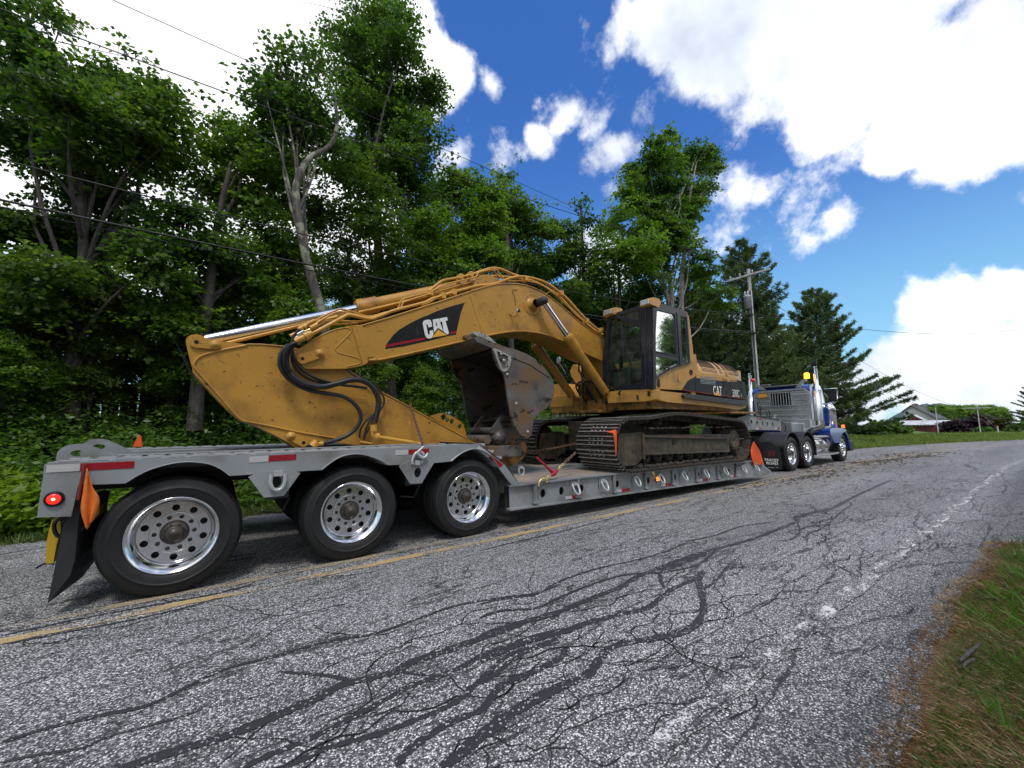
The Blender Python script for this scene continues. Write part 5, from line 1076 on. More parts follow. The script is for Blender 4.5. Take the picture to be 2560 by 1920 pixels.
flp = tb(MB().prism(fp, 12.785, 12.795, axis='X'), 'mud_flap', FLAPM)
def ftxt(body, a, b, h, m, xs=1, bold=0, X=12.78):
    p = pt(R7, a, b, X=X); q = pt(R7, a, b-h, X=X); s = (q.z-p.z)/.7
    o = text_mesh(body, s, lambda x, y, z: (p.x-z, p.y-x, p.z+y), xs, bold).build('lettering', m); o.parent = flp; return o
ftxt('TRACEY', 392, 1505, 34, WHITE, 1.0, .004); ftxt('ROAD', 418, 1550, 34, WHITE, 1.08, .004); ftxt('.com', 548, 1598, 12, WHITE)
ftxt('traceyroad', 440, 1598, 12, WHITE)
REDL = M('dark_red_logo', (.3, .03, .035), .5)
P = [pt(R7, a, b, X=12.83) for a, b in ((410, 1372), (540, 1350))]
for L in ([(408, 1385), (500, 1362), (500, 1372), (408, 1395)], [(440, 1385), (450, 1383), (458, 1450), (448, 1450)], [(470, 1380), (480, 1378), (486, 1448), (476, 1450)], [(486, 1362), (525, 1362), (540, 1380), (538, 1400), (520, 1412), (535, 1440), (522, 1440), (505, 1405), (525, 1395), (525, 1378), (515, 1372), (486, 1374)]):
    o = MB().prism([(p.y, p.z) for p in t7(L, X=12.78)], 12.779, 12.781, axis='X').build('logo', REDL); o.parent = flp
tb(MB().box(12.8, 18.6, 5.5, 5.6, .75, 1.0).box(12.8, 18.6, 6.2, 6.3, .75, 1.0).box(12.9, 13.0, 5.3, 6.5, .8, .95), 'chassis', DARK, .005)
# tanks, steps
tb(MB().lathe([(0, .02), (0, .27), (.03, .3), (1.72, .3), (1.75, .27), (1.75, .02)], (15.72, 5.08, .68), 36, axis='X'), 'fuel_tank', ALU)
for x in (16.35, 16.95): tb(MB().lathe([(0, .3), (0, .312), (.07, .312), (.07, .3)], (x, 5.08, .68), 36, axis='X'), 'tank_strap', ALUS)
tb(MB().box(15.35, 17.7, 4.72, 4.98, .30, .36), 'lower_step', ALUS, .01); tb(MB().tube([(15.4, 4.74, .93), (17.75, 4.74, .93)], .035, 10).box(15.4, 17.6, 4.8, 4.95, .95, .97), 'upper_step', ALUS)
tb(MB().box(15.5, 16.15, 5.0, 5.5, 1.0, 1.38), 'tool_box', ALUS, .02); 
bx = [pt(R7, 765, 935, X=15.6), pt(R7, 1030, 1045, X=15.6)]; tb(MB().box(15.6, 16.05, bx[1].y, bx[0].y, bx[1].z, bx[0].z), 'rack_tray', ALUS, .01)
bx = [pt(R7, 600, 975, X=15.2), pt(R7, 780, 1105, X=15.2)]; tb(MB().box(15.2, 15.9, bx[1].y, bx[0].y, bx[1].z-.05, bx[0].z), 'deck_box', ALUS, .01)
# headache rack
XR = 16.12
O = [(p.y, p.z) for p in t7([(240, 590), (300, 545), (935, 495), (1005, 550), (1045, 965), (1000, 985), (290, 960), (262, 800)], X=XR)]
I = [(p.y, p.z) for p in t7([(268, 605), (320, 572), (925, 520), (975, 565), (1005, 925), (300, 925), (288, 800)], X=XR)]
W_ = [(p.y, p.z) for p in t7([(478, 578), (752, 560), (770, 735), (492, 742)], X=XR)]
rack = tb(MB().prism(O, XR, XR+.08, axis='X', holes=[I]), 'headache_rack', ALUS, .012)
ymin = pt(R7, 1000, 800, X=XR).y; ymax = pt(R7, 285, 800, X=XR).y; wy0, wy1, wz0, wz1 = W_[1][0], W_[0][0], W_[2][1], W_[1][1]
zb, zt_ = pt(R7, 600, 930, X=XR).z, pt(R7, 930, 530, X=XR).z; n = 11
for i in range(n):
    z0 = zb+(zt_-zb)*i/n; z1 = z0+(zt_-zb)/n; segs = [(ymin, ymax)] if (z1 < wz0 or z0 > wz1) else [(ymin, wy0-.03), (wy1+.03, ymax)]
    for a, b in segs:
        off = .05 if i % 2 else .012; zc0, zc1 = z0+.3*(z1-z0), z1-.3*(z1-z0)
        mb = MB().add([(XR+.04-off*k_, y, z) for y in (a, b) for k_, z in ((0, z0), (1, zc0), (1, zc1), (0, z1))], [(0, 1, 5, 4), (1, 2, 6, 5), (2, 3, 7, 6)]); o = mb.build('rack_slat', ALUS); o.parent = rack
mb = MB().prism([(wy0-.035, wz0-.035), (wy1+.035, wz0-.035), (wy1+.035, wz1+.035), (wy0-.035, wz1+.035)], XR-.015, XR+.03, axis='X', holes=[[(wy0, wz0), (wy1, wz0), (wy1, wz1), (wy0, wz1)]]); o = mb.build('window_frame', ALUS, None, .006); o.parent = rack
for i in range(7): y = wy0+(wy1-wy0)*(i+.7)/7.4; o = MB().bar((XR, y, wz0-.01), (XR, y, wz1+.01), .016, .016).build('window_bar', GREYL); o.parent = rack
o = MB().prism([(p.y, p.z) for p in t7([(303, 588), (425, 580), (425, 625), (305, 635)], X=XR-.03)], XR-.05, XR-.02, axis='X').build('amber_lamp', M('amber_lens', (.75, .3, .03), .3)); o.parent = rack
for a, b in (((250, 425), (380, 530)), ((945, 375), (860, 490))):
    p, q = pt(R7, *a, X=XR), pt(R7, *b, X=XR); o = MB().prism([(p.y+.05, p.z), (p.y-.05, p.z), (q.y-.09, q.z), (q.y+.09, q.z)], XR, XR+.02, axis='X').build('lamp_bracket', ALUS); o.parent = rack
p = pt(R7, 235, 390, X=XR); o = MB().lathe([(-.05, .001), (-.05, .07), (.05, .065), (.06, .001)], (XR, p.y, p.z), 20, axis='Z').build('beacon', M('red_lens', (.85, .06, .02), .3)); o.parent = rack
p = pt(R7, 978, 325, X=XR); o = MB().lathe([(-.1, .001), (-.1, .08), (.06, .075), (.09, .05), (.1, .001)], (XR, p.y, p.z), 20, axis='Z').build('beacon', emis('amber_beacon', (1, .36, .02), 4)); o.parent = rack
p = pt(R7, 965, 385, X=XR); o = MB().lathe([(-.06, .04), (.03, .04)], (XR, p.y, p.z), 12, axis='Z').build('beacon_post', GREYL); o.parent = rack
# cab
cz0, cz1 = 1.05, 2.74
pf = [(16.25, cz0), (16.25, 2.55), (16.33, 2.68), (16.6, 2.74), (17.2, 2.72), (17.45, 2.6), (17.72, 1.95), (17.72, cz0)]
cb = tb(MB().prism(pf, 4.98, 6.82), 'cab_body', BLUE, .05)
o = MB().box(16.24, 16.247, 5.3, 6.3, 2.05, 2.5).build('rear_window', GLASS); o.parent = cb
o = MB().prism([(16.75, 1.95), (16.75, 2.5), (17.35, 2.5), (17.6, 1.95)], 4.972, 4.976).build('door_window', GLASS); o.parent = cb
p0, p1 = pt(R7, 360, 490, X=16.4), pt(R7, 880, 440, X=16.4); tb(MB().box(16.15, 16.5, p1.y, p0.y, p0.z-.05, p1.z-.02).box(16.2, 16.4, 6.2, 6.5, p1.z, p1.z+.06), 'roof_fairing', M('grey_fairing', (.12, .125, .13), .4), .03)
hd = [(17.7, 1.0), (17.7, 1.95), (18.3, 1.88), (18.95, 1.78), (19.05, 1.6), (19.05, .95)]; tb(MB().prism(hd, 5.3, 6.5), 'hood', BLUE, .08)
A2 = spl([(p.x, p.z) for p in t7([(1300, 1080), (1330, 1055), (1400, 1048), (1500, 1062), (1530, 1090), (1500, 1100), (1460, 1150), (1450, 1220), (1440, 1248), (1370, 1250), (1340, 1200), (1310, 1150)], Y=4.66)], 3)
tb(MB().prism(A2, 4.66, 5.3), 'front_fender', BLUE, .03); 
F = [(18.2+.58*math.cos(t), .5+.62*math.sin(t)) for t in np.linspace(-.1, 2.9, 14)]; Fi = [(18.2+.54*math.cos(t), .5+.58*math.sin(t)) for t in np.linspace(-.1, 2.9, 14)]
for y in (4.66, 6.5): tb(MB().prism(F+Fi[::-1], y+.01, y+.5, sm=True), 'fender_arch', BLUE)
tb(MB().box(18.75, 19.15, 4.66, 7.14, .35, .72), 'bumper', BLACK, .03)
p = pt(R7, 1480, 1030, Y=4.7); tb(MB().lathe([(-.05, .001), (-.05, .05), (.05, .05), (.06, .001)], (p.x, p.y, p.z), 14, axis='Z'), 'turn_signal', emis('turn_lamp', (1, .12, .02), 2.5))
# stacks, air cleaner, mirrors
def stack(x, y):
    tb(MB().lathe([(1.3, .02), (1.3, .115), (2.6, .115), (2.66, .07), (3.22, .07), (3.3, .072)], (x, y, 0), 28, axis='Z'), 'exhaust_stack', CHROME)
    tb(MB().tube([(x, y, 3.22), (x+.01, y, 3.36), (x-.06, y, 3.46)], .075, 14, sub=3), 'stack_tip', BLACK)
    tb(MB().lathe([(1.45, .118), (2.45, .118), (2.45, .125), (1.45, .125)], (x, y+.01, 0), 28, axis='Z'), 'heat_shield', ALUS)
stack(16.3, 4.8); 
p = pt(R7, 195, 500, X=16.3); stack(16.3, p.y)
tb(MB().lathe([(1.18, .02), (1.18, .16), (1.85, .16), (1.88, .165), (1.95, .13), (2.1, .06), (2.12, .02)], (17.75, 4.88, 0), 28, axis='Z'), 'air_cleaner', CHROME)
p = [pt(R7, a, b, Y=4.6) for a, b in ((1215, 512), (1290, 508), (1395, 500), (1400, 560), (1395, 685), (1330, 680))]
tb(MB().tube(p, .013, 6).tube(t7([(1220, 570), (1305, 670)], Y=4.75), .012, 6), 'mirror_arm', CHROME)
p0, p1 = pt(R7, 1320, 505, Y=4.55), pt(R7, 1395, 690, Y=4.55); tb(MB().box(p0.x+.05, p0.x+.12, 4.45, 4.68, p1.z, p0.z), 'mirror', BLACK, .015)
p = pt(R7, 1345, 690, Y=4.75); tb(MB().lathe([(-.03, .001), (-.02, .07), (.02, .07), (.03, .001)], (p.x, p.y, p.z), 14, axis='X').tube([(p.x, p.y, p.z), (p.x-.3, p.y+.2, p.z-.1)], .012, 6), 'spot_mirror', CHROME)
tb(MB().tube(t7([(1000, 1110), (1120, 1060), (1200, 1040), (1240, 1050)], Y=5.0), .09, 12, sub=3), 'exhaust_pipe', HUBM)
tb(MB().tube(t7([(1225, 1045), (1320, 1035)], Y=4.9), .04, 8), 'heat_wrap', M('silver_wrap', (.55, .5, .48), .4, metal=.4))
for L in ([(300, 700), (310, 800), (350, 880), (420, 900), (425, 850), (380, 790), (320, 800)], [(460, 905), (450, 800), (300, 740)], [(600, 975), (660, 990), (685, 1040), (680, 1100)], [(330, 760), (345, 850), (340, 890)]):
    tb(MB().tube(t7(L, X=15.0), .014, 6, sub=4), 'air_line', HOSE)
tb(MB().box(14.1, 15.2, 5.35, 6.4, .95, 1.05).lathe([(1.05, .3), (1.12, .3), (1.12, .02)], (14.3, 5.9, 0), 20, axis='Z'), 'fifth_wheel', DARK)
tb(MB().prism([(p.y, p.z) for p in t7([(500, 915), (540, 865), (555, 875), (545, 920)], X=15.1)], 15.1, 15.14, axis='X'), 'hose_bracket', GREYL)

# ------------------------------------------------------------------ mud on the road
mb = MB()
def clod(x, y, r):
    k = 6; a0 = random.uniform(0, 6); el = random.uniform(1.2, 2.6)
    b = [(x+el*r*math.cos(a0+2*math.pi*i/k)*random.uniform(.6, 1.2), y+r*math.sin(a0+2*math.pi*i/k)*random.uniform(.6, 1.2), .005) for i in range(k)]
    mb.add(b+[(x+random.uniform(-.3, .3)*r, y, .008+r*random.uniform(.25, .5))], [(i, (i+1) % k, k) for i in range(k)])
for _ in range(650):
    t = random.random(); x = 8.5+18*t**1.2; y = random.gauss(4.1+.25*math.sin(x*.9), .22+.2*(x > 14)); clod(x, y+shift(x), random.uniform(.01, .045)*(1+.5*(x > 12)))
for _ in range(300): x = random.uniform(17.5, 24); clod(x, 4.3-(x-17.5)*.16+random.gauss(0, .16), random.uniform(.02, .06))
for _ in range(160): clod(random.uniform(4, 22), random.uniform(1.8, 4.2), random.uniform(.006, .02))
mb.build('mud_clods', M('mud', (.055, .035, .02), .9, var=.4, vs=9, bmp=.5), kind='stuff')

# ------------------------------------------------------------------ foliage
def nrm(a): return a/np.maximum(np.linalg.norm(a, axis=-1, keepdims=True), 1e-6)
def leaf_mesh(name, pos, nor, axd, ln, wd, mat):
    """one folded leaf (4 corners, 2 faces' worth) per row"""
    n = len(pos); nor = nrm(nor); a = nrm(axd-nor*np.sum(axd*nor, 1, keepdims=True)); b = np.cross(nor, a)
    ln = np.broadcast_to(ln, (n,))[:, None]; wd = np.broadcast_to(wd, (n,))[:, None]
    v = np.stack([pos, pos+a*ln*.45+b*wd*.5-nor*wd*.12, pos+a*ln-nor*ln*.15, pos+a*ln*.45-b*wd*.5-nor*wd*.12], 1).reshape(-1, 3)
    me = bpy.data.meshes.new(name); me.vertices.add(4*n); me.vertices.foreach_set('co', v.astype(np.float32).ravel())
    me.loops.add(4*n); me.loops.foreach_set('vertex_index', np.arange(4*n, dtype=np.int32)); me.polygons.add(n)
    me.polygons.foreach_set('loop_start', np.arange(0, 4*n, 4, dtype=np.int32)); me.polygons.foreach_set('loop_total', np.full(n, 4, np.int32))
    me.materials.append(mat); me.update(calc_edges=True); return me
def crown(name, blobs, nleaf, mat, leaf=.12, per=18, spray=.55, up=1., seed=1, droop=.2, shellb=.45):
    r = np.random.default_rng(seed); b = np.array(blobs, float); ns = max(4, nleaf//per)
    vol = np.prod(b[:, 3:6], 1)**(.75)*(b[:, 6] if b.shape[1] > 6 else 1); idx = r.choice(len(b), ns, p=vol/vol.sum())
    K_ = 7; sub_ = []                # every mass is broken into smaller leafy boughs with air between them
    for q in b:
        for _ in range(K_):
            dd = nrm(r.normal(size=3)); sub_.append([*(q[:3]+dd*q[3:6]*(.35+.6*r.random())), *(q[3:6]*r.uniform(.34, .62)*np.array([1, 1, .62])), *(q[6:] if b.shape[1] > 6 else [1.])])
    b = np.array(sub_); vol = np.prod(b[:, 3:6], 1)**(.7)*b[:, 6]; idx = r.choice(len(b), ns, p=vol/vol.sum())
    d = nrm(r.normal(size=(ns, 3))); rad = shellb+(1.15-shellb)*r.random((ns, 1))**.6
    c = b[idx, :3]+d*rad*b[idx, 3:6]; stray = r.random((ns, 1)) < .16; c = np.where(stray, c+r.normal(size=(ns, 3))*.38, c)
    out = nrm(d*np.array([1, 1, .25])+r.normal(size=(ns, 3))*.35)
    pn = nrm(np.array([[0, 0, up]])+out*.35*np.array([1, 1, 0])+r.normal(size=(ns, 3))*.28)
    ax = nrm(out-pn*np.sum(out*pn, 1, keepdims=True)); sd_ = np.cross(pn, ax); L = spray*(.6+.8*r.random((ns, 1)))
    t = r.random((ns, per, 1)); s = (r.random((ns, per, 1))-.5)*(1.1-.7*t)
    pos = c[:, None]+ax[:, None]*(t-.4)*L[:, None]+sd_[:, None]*s*L[:, None]*.9-np.array([0, 0, 1.])*(droop*L[:, None]*((t-.3)**2+s**2*.8))+r.normal(size=(ns, per, 3))*.03
    nn_ = pn[:, None]+r.normal(size=(ns, per, 3))*.42; aa = ax[:, None]+sd_[:, None]*s*2.2+r.normal(size=(ns, per, 3))*.35-np.array([0, 0, .25])
    N_ = ns*per; ln = leaf*(.7+.6*r.random(N_)); return leaf_mesh(name, pos.reshape(N_, 3), nn_.reshape(N_, 3), aa.reshape(N_, 3), ln, ln*.85, mat)
def limbs(mb, base, tips, r0_, fork=.35, rr=None):
    for k, t in enumerate(tips):
        t = Vector(t); f = random.uniform(fork, .8); 
        z0 = base[0].z+(min(t.z, base[-1].z)-base[0].z)*f
        i = 0
        while i < len(base)-2 and base[i+1].z < z0: i += 1
        q = (z0-base[i].z)/max(.01, base[i+1].z-base[i].z); s = base[i].lerp(base[i+1], max(0, min(1, q)))
        d = t-s; m_ = s+d*.5+Vector((random.uniform(-.1, .1), random.uniform(-.1, .1), -.12))*d.length; m_.z += .06*d.length
        mb.tube([s, m_, t], [r0_*.32, r0_*.2, r0_*.05], 5, caps=False, sub=3)
        for _ in range(3):
            u = m_.lerp(t, random.uniform(.1, .9)); mb.tube([u, u+Vector((random.uniform(-1, 1), random.uniform(-1, 1), random.uniform(.0, .8)))*d.length*.3], [r0_*.08, r0_*.02], 4, caps=False)
def tree(label, base, trunk, blobs, nleaf, mat, bark=None, r0_=.16, leaf=.12, group=None, cat='tree', name='tree', **k):
    """base (x,y,z); trunk: points above base; blobs: world ellipsoids"""
    base = Vector(base); root = thing(name, label, cat, base, group, local=True)
    tp = [Vector(p)-base for p in trunk]; mb = MB(); n = len(tp)
    mb.tube(tp, [r0_*(1-.75*i/(n-1)) for i in range(n)], 9, sub=4); B3 = [(b[0]-base.x, b[1]-base.y, b[2]-base.z)+tuple(b[3:]) for b in blobs]
    limbs(mb, tp, [b[:3] for b in B3], r0_); o = mb.build('trunk', bark or BARK, root)
    link('crown', crown('crown', B3, nleaf, mat, leaf, **k), root); return root
def PB(L, Y, dy=1.6, f=1.0):
    """ellipsoids whose centre is seen at (px,py) of the photograph at distance Y across the road"""
    o = []
    for q in L:
        px, py, r_ = q[:3]; yy = Y+random.uniform(-dy, dy); p = at(px*1.1573, py*1.1573, Y=yy); dep = (p-CAM).dot(fw); rr_ = r_*1.1573*dep/F_PX*f
        o.append((p.x, p.y, p.z, rr_, rr_, rr_*.85, q[3] if len(q) > 3 else 1))
    return o
def TP(L, Y): return [at(a*1.1573, b*1.1573, Y=Y) for a, b in L]
def place(root, x, y, s, rz, label=None, group=None, z=None):
    r = root.copy(); C.objects.link(r); r.location = (x, y, ghgt(x, y) if z is None else z); r.scale = (s,)*3; r.rotation_euler = (0, 0, rz)
    if label: r['label'] = label
    if group: r['group'] = group
    for ch in root.children: c = ch.copy(); C.objects.link(c); c.parent = r
    return r
# trees one can tell apart along the verge
G_ = 'trees along the far verge'
tree('big dark maple at the left end of the verge behind the trailer tail', (-2.5, 12, 0), TP([(150, 905), (158, 800), (165, 700), (180, 560), (175, 400), (170, 260)], 12),
     PB([(10, 25, 45), (80, 15, 42, .8), (140, 35, 22, .6), (60, 75, 34, .8), (20, 110, 50), (100, 125, 22), (60, 190, 75), (150, 225, 62), (232, 170, 55), (300, 195, 60), (350, 240, 55), (340, 330, 70), (230, 300, 95), (100, 340, 105), (370, 450, 58), (240, 470, 95), (80, 520, 100), (340, 560, 70), (180, 640, 95), (40, 690, 80), (290, 690, 75), (100, 620, 80), (60, 780, 80), (230, 800, 75), (330, 760, 60), (-20, 600, 90)], 12.3, 1.8), 74000, LEAFD, leaf=.1, group=G_, seed=11)
tree('lighter low maple boughs hanging right of the dark left maple', (.4, 11.2, 0), TP([(420, 930), (430, 800), (450, 650), (470, 480), (500, 350)], 11.4),
     PB([(470, 310, 55), (540, 290, 55), (590, 240, 50), (490, 400, 62), (560, 400, 75), (620, 330, 60), (480, 520, 60), (560, 520, 80), (440, 620, 60), (540, 640, 80), (620, 600, 70), (440, 720, 60), (560, 720, 70), (650, 690, 60), (360, 700, 60), (380, 800, 60), (470, 820, 60), (640, 720, 60), (410, 560, 45)], 12.6, 1.3), 66000, LEAF, leaf=.1, group=G_, seed=12)
tree('leaning grey trunk with lichen and a sparse feathery top', (2.1, 10.3, 0), TP([(735, 900), (700, 700), (665, 570), (645, 470), (640, 400), (665, 345), (712, 315), (728, 270), (722, 200)], 10.3),
     PB([(650, 120, 34, .35), (600, 150, 34, .4), (690, 130, 30, .3), (620, 200, 50, .8), (680, 230, 50, .8), (570, 190, 30, .4), (640, 260, 50, .8)], 11.0, .6), 7000, LEAFD, BARKL, r0_=.13, leaf=.11, group=G_, seed=13, per=12, spray=.7)
tree('tallest tree of the verge, narrow and dark above the boom', (4.2, 13.5, 0), TP([(850, 900), (830, 700), (815, 500), (812, 360), (820, 200), (835, 60)], 13.5),
     PB([(835, 5, 40), (825, 50, 55), (765, 95, 45), (870, 105, 55), (800, 130, 75), (915, 190, 45), (860, 210, 75), (770, 215, 60), (905, 280, 50), (820, 300, 80), (745, 330, 60), (880, 360, 65), (790, 410, 80), (890, 440, 65), (720, 470, 75), (840, 520, 90), (760, 590, 90), (880, 600, 80), (940, 520, 55)], 13.5, 1.5), 80000, LEAFD, BARK, r0_=.2, leaf=.105, group=G_, seed=14)
tree('bright broad maple behind the top of the boom', (7.0, 14, 0), TP([(1000, 900), (985, 700), (980, 560), (975, 420)], 14),
     PB([(955, 415, 45), (1005, 400, 42), (1045, 420, 40), (930, 480, 50), (1000, 480, 65), (1060, 490, 50), (960, 560, 65), (1040, 570, 60), (1010, 640, 60), (930, 640, 60)], 14, 1.6), 44000, LEAFB, leaf=.115, group=G_, seed=15)
tree('slim green tree with a pointed top right of the broad maple', (9.3, 14, 0), TP([(1110, 900), (1100, 650), (1095, 500), (1090, 390)], 14.2),
     PB([(1090, 385, 18), (1085, 420, 32), (1120, 460, 38), (1090, 490, 45), (1150, 500, 36), (1110, 560, 60), (1170, 560, 50), (1190, 500, 30), (1150, 640, 60)], 14.2, 1.5), 30000, LEAF, leaf=.115, group=G_, seed=16)
tree('thin nearly bare dark tree against the sky left of the cab', (13.5, 15, 0), TP([(1260, 880), (1262, 650), (1258, 520), (1255, 430)], 15),
     PB([(1252, 440, 20, .6), (1265, 480, 28, .6), (1245, 540, 34, .7), (1275, 570, 34, .7), (1225, 500, 30), (1215, 560, 40), (1240, 640, 50)], 15, 1.2), 10000, LEAFD, leaf=.13, group=G_, seed=17)
tree('low leafy maple directly left of the excavator cab', (16, 14, 0), TP([(1350, 880), (1340, 700), (1335, 560)], 14.5),
     PB([(1310, 500, 34), (1345, 465, 30), (1300, 560, 45), (1350, 560, 60), (1290, 620, 45), (1350, 640, 60), (1380, 520, 40), (1400, 640, 55)], 14.5, 1.5), 26000, LEAFB, leaf=.14, group=G_, seed=18)
tree('tall twin stemmed tree with pale bare trunks behind the cab', (20.5, 13.5, 0), TP([(1452, 860), (1450, 640), (1440, 560), (1425, 450), (1415, 340)], 13.5),
     PB([(1420, 325, 34), (1445, 335, 34), (1400, 350, 30), (1360, 385, 30), (1390, 400, 38), (1440, 390, 42), (1345, 410, 18), (1510, 325, 26), (1530, 345, 26), (1500, 350, 32), (1545, 365, 16), (1495, 400, 38), (1465, 440, 42), (1405, 450, 42), (1370, 440, 30), (1500, 450, 26), (1440, 500, 48), (1390, 500, 34), (1490, 510, 32), (1430, 560, 50), (1500, 570, 38), (1380, 570, 36), (1530, 600, 24), (1540, 650, 34), (1400, 640, 36)], 13.5, .9), 60000, LEAF, BARKP, r0_=.2, leaf=.15, group=G_, seed=19)
o2 = MB().tube([p-Vector((20.5, 13.5, 0)) for p in TP([(1470, 860), (1472, 640), (1478, 540), (1490, 430), (1505, 350)], 13.3)], [.17, .15, .12, .08, .03], 9, sub=4).build('trunk', BARKP); o2.parent = [o for o in C.objects if o.get('label', '').startswith('tall twin')][0]
# generic woodland trees, copied
def gen_tree(label, h, w_, n, mat, seed, bark=None, low=.25, leaf=.15):
    random.seed(seed); bl = []
    for i in range(17):
        t = low+(1-low)*random.random(); rr_ = w_*(.35+.65*math.sin(math.pi*min(1, (t-low)/(1-low)*.8+.2))); a = random.uniform(0, 6.28); q = random.uniform(.2, .8)*rr_
        bl.append((q*math.cos(a), q*math.sin(a), h*t*.93, w_*.42, w_*.42, h*.085))
    bl.append((0, 0, h*.93, w_*.3, w_*.3, h*.08))
    return tree(label, (0, 0, 0), [(0, 0, -.2), (.1, .05, h*.3), (-.1, .1, h*.6), (0, 0, h*.92)], bl, n, mat, bark, r0_=h*.013, leaf=leaf, seed=seed, per=16, spray=.8)
GW = 'woodland trees behind the verge'
protos = [gen_tree('woodland tree standing behind the front row of maples', 11, 2.6, 26000, m_, s_, low=.12) for m_, s_ in ((LEAFD, 31), (LEAF, 32), (LEAFB, 33))]
for p_ in protos: p_['group'] = GW
random.seed(5)
spots = []
for i in range(34):
    x = -9+i*1.55+random.uniform(-.5, .5); y = (18.5 if i % 2 else 22)+random.uniform(-1.3, 1.3)
    if x < 6 and (i % 3 == 1 or i % 4 == 2): continue
    spots.append((x, y, random.uniform(.5, .8) if x < 12 else random.uniform(.8, 1.05), random.uniform(0, 6.28), i % 3))
for x, y, s in ((-7.5, 12, .9), (-10, 11.5, 1.0), (6, 16, .75), (11.5, 15.5, .7), (18, 16, .75), (24.5, 15, .6), (27, 16, .6)): spots.append((x, y, s, random.uniform(0, 6), random.randrange(3)))
ORD = 'first second third fourth fifth sixth seventh eighth ninth tenth eleventh twelfth thirteenth fourteenth fifteenth sixteenth seventeenth eighteenth nineteenth twentieth'.split()
def nth(i): return ORD[i] if i < 20 else ('twenty '+ORD[i-20] if i < 30 else ('thirtieth' if i == 30 else 'forty '+ORD[i-41] if i > 40 else 'thirty '+ORD[max(0, i-30)]))
first = {}
spots.sort()
for num, (x, y, s, rz, k) in enumerate(spots):
    if k not in first: first[k] = 1; r_ = protos[k]; r_.location = (x, y, ghgt(x, y)); r_.scale = (s,)*3; r_.rotation_euler = (0, 0, rz)
    else: r_ = place(protos[k], x, y, s, rz)
    r_['group'] = GW; r_['label'] = ('dark', 'mid green', 'bright green')[k]+' woodland tree behind the verge, '+nth(num)+' from the left'
for i in range(19):
    x = -15+i*1.7+random.uniform(-.5, .5); place(protos[i % 3], x, 16.2+random.uniform(-1, 2.5), random.uniform(.5, .66), i*1.3, 'bushy young tree filling the gap behind the fence, '+nth(i)+' from the left', 'young trees behind the fence')
for i in range(13): place(protos[(i+1) % 3], -9.5+i*1.45+random.uniform(-.3, .3), 12.0+random.uniform(-.5, .5), random.uniform(.26, .36), i*2.1, 'low leafy sapling in front of the board fence, '+nth(i)+' from the left', 'saplings before the fence')
# conifers
def pine(label, base, h, w_, n, seed, lean=0, dens=1, group=None):
    random.seed(seed); r = np.random.default_rng(seed); base = Vector(base); root = thing('pine_tree', label, 'pine tree', base, group, local=True); mb = MB()
    mb.tube([(0, 0, -.3), (lean*.3, 0, h*.5), (lean, 0, h)], [h*.017, h*.011, h*.003], 8, sub=4); P_, N_, A_ = [], [], []
    z = h*.04
    while z < h*.99:
        t = z/h; L0 = w_*(1-t)**.6*(.9 if t > .12 else .95)+.25
        for _ in range(5 if t < .85 else 4):
            a = random.uniform(0, 6.28); L = L0*random.uniform(.55, 1.15); el = random.uniform(.0, .35)+t*.5
            s = Vector((lean*t, 0, z)); d = Vector((math.cos(a)*math.cos(el), math.sin(a)*math.cos(el), math.sin(el))); e = s+d*L; m_ = s+d*L*.55-Vector((0, 0, L*.05)); e.z += L*.06
            mb.tube([s, m_, e], [h*.004*(1.1-t), h*.0025*(1.1-t), .006], 4, caps=False)
            nn_ = int(L*11*dens)+4
            for k in range(nn_):
                u = .3+.7*random.random(); c = s.lerp(m_, u*2) if u < .5 else m_.lerp(e, u*2-1); sp = (1.05-u)*L*.38+.08
                side_ = Vector((-d.y, d.x, 0))*random.uniform(-1, 1)*sp; c = c+side_+Vector((0, 0, random.uniform(-.04, .09)))
                P_.append(c); A_.append((d+side_.normalized()*.6+Vector((0, 0, .35))).normalized())
        z += h*.028*random.uniform(.7, 1.3)
    P_ = np.array([tuple(v) for v in P_]); A_ = np.array([tuple(v) for v in A_]); K = n
    pos = np.repeat(P_, K, 0); ax = nrm(np.repeat(A_, K, 0)+r.normal(size=(len(pos), 3))*.55); pos = pos+r.normal(size=pos.shape)*.05+np.array([0, 0, 0])
    mb.build('trunk', BARK, root); link('crown', leaf_mesh('crown', pos, r.normal(size=pos.shape)+np.array([0, 0, .6]), ax, .22*(.7+.6*r.random(len(pos))), .052, NEED), root)
    return root
GP = 'pines beside the utility pole'
b1 = at(1665*1.1573, 900*1.1573, Y=13.5); pn1 = pine('tall ragged pine directly behind the utility pole', (33, 14, 0), 15.6, 6.3, 13, 41, 0, 1.4, GP)
pn2 = pine('dense pine at the end of the trees in front of the truck nose', (44, 12.5, 0), 13.6, 6.3, 14, 42, .2, 1.55, GP)
def copyp(root, x, y, s, rz, label, group): return place(root, x, y, s, rz, label, group)
copyp(pn1, 28.5, 15.5, .82, 2, 'shorter pine left of the ragged tall pine behind the hood', GP); copyp(pn2, 38.5, 14.5, .82, 1, 'lower pine filling the gap between the two tall pines', GP)
copyp(pn2, 49, 15.5, .78, 3.5, 'pine furthest along the row, half hidden behind the dense pine', GP)
pe = at(2212*1.1573, 950*1.1573, X=44); copyp(pn2, 80, 1.2, .5, 2, 'dark conifer at the right edge of the view across the road', None)
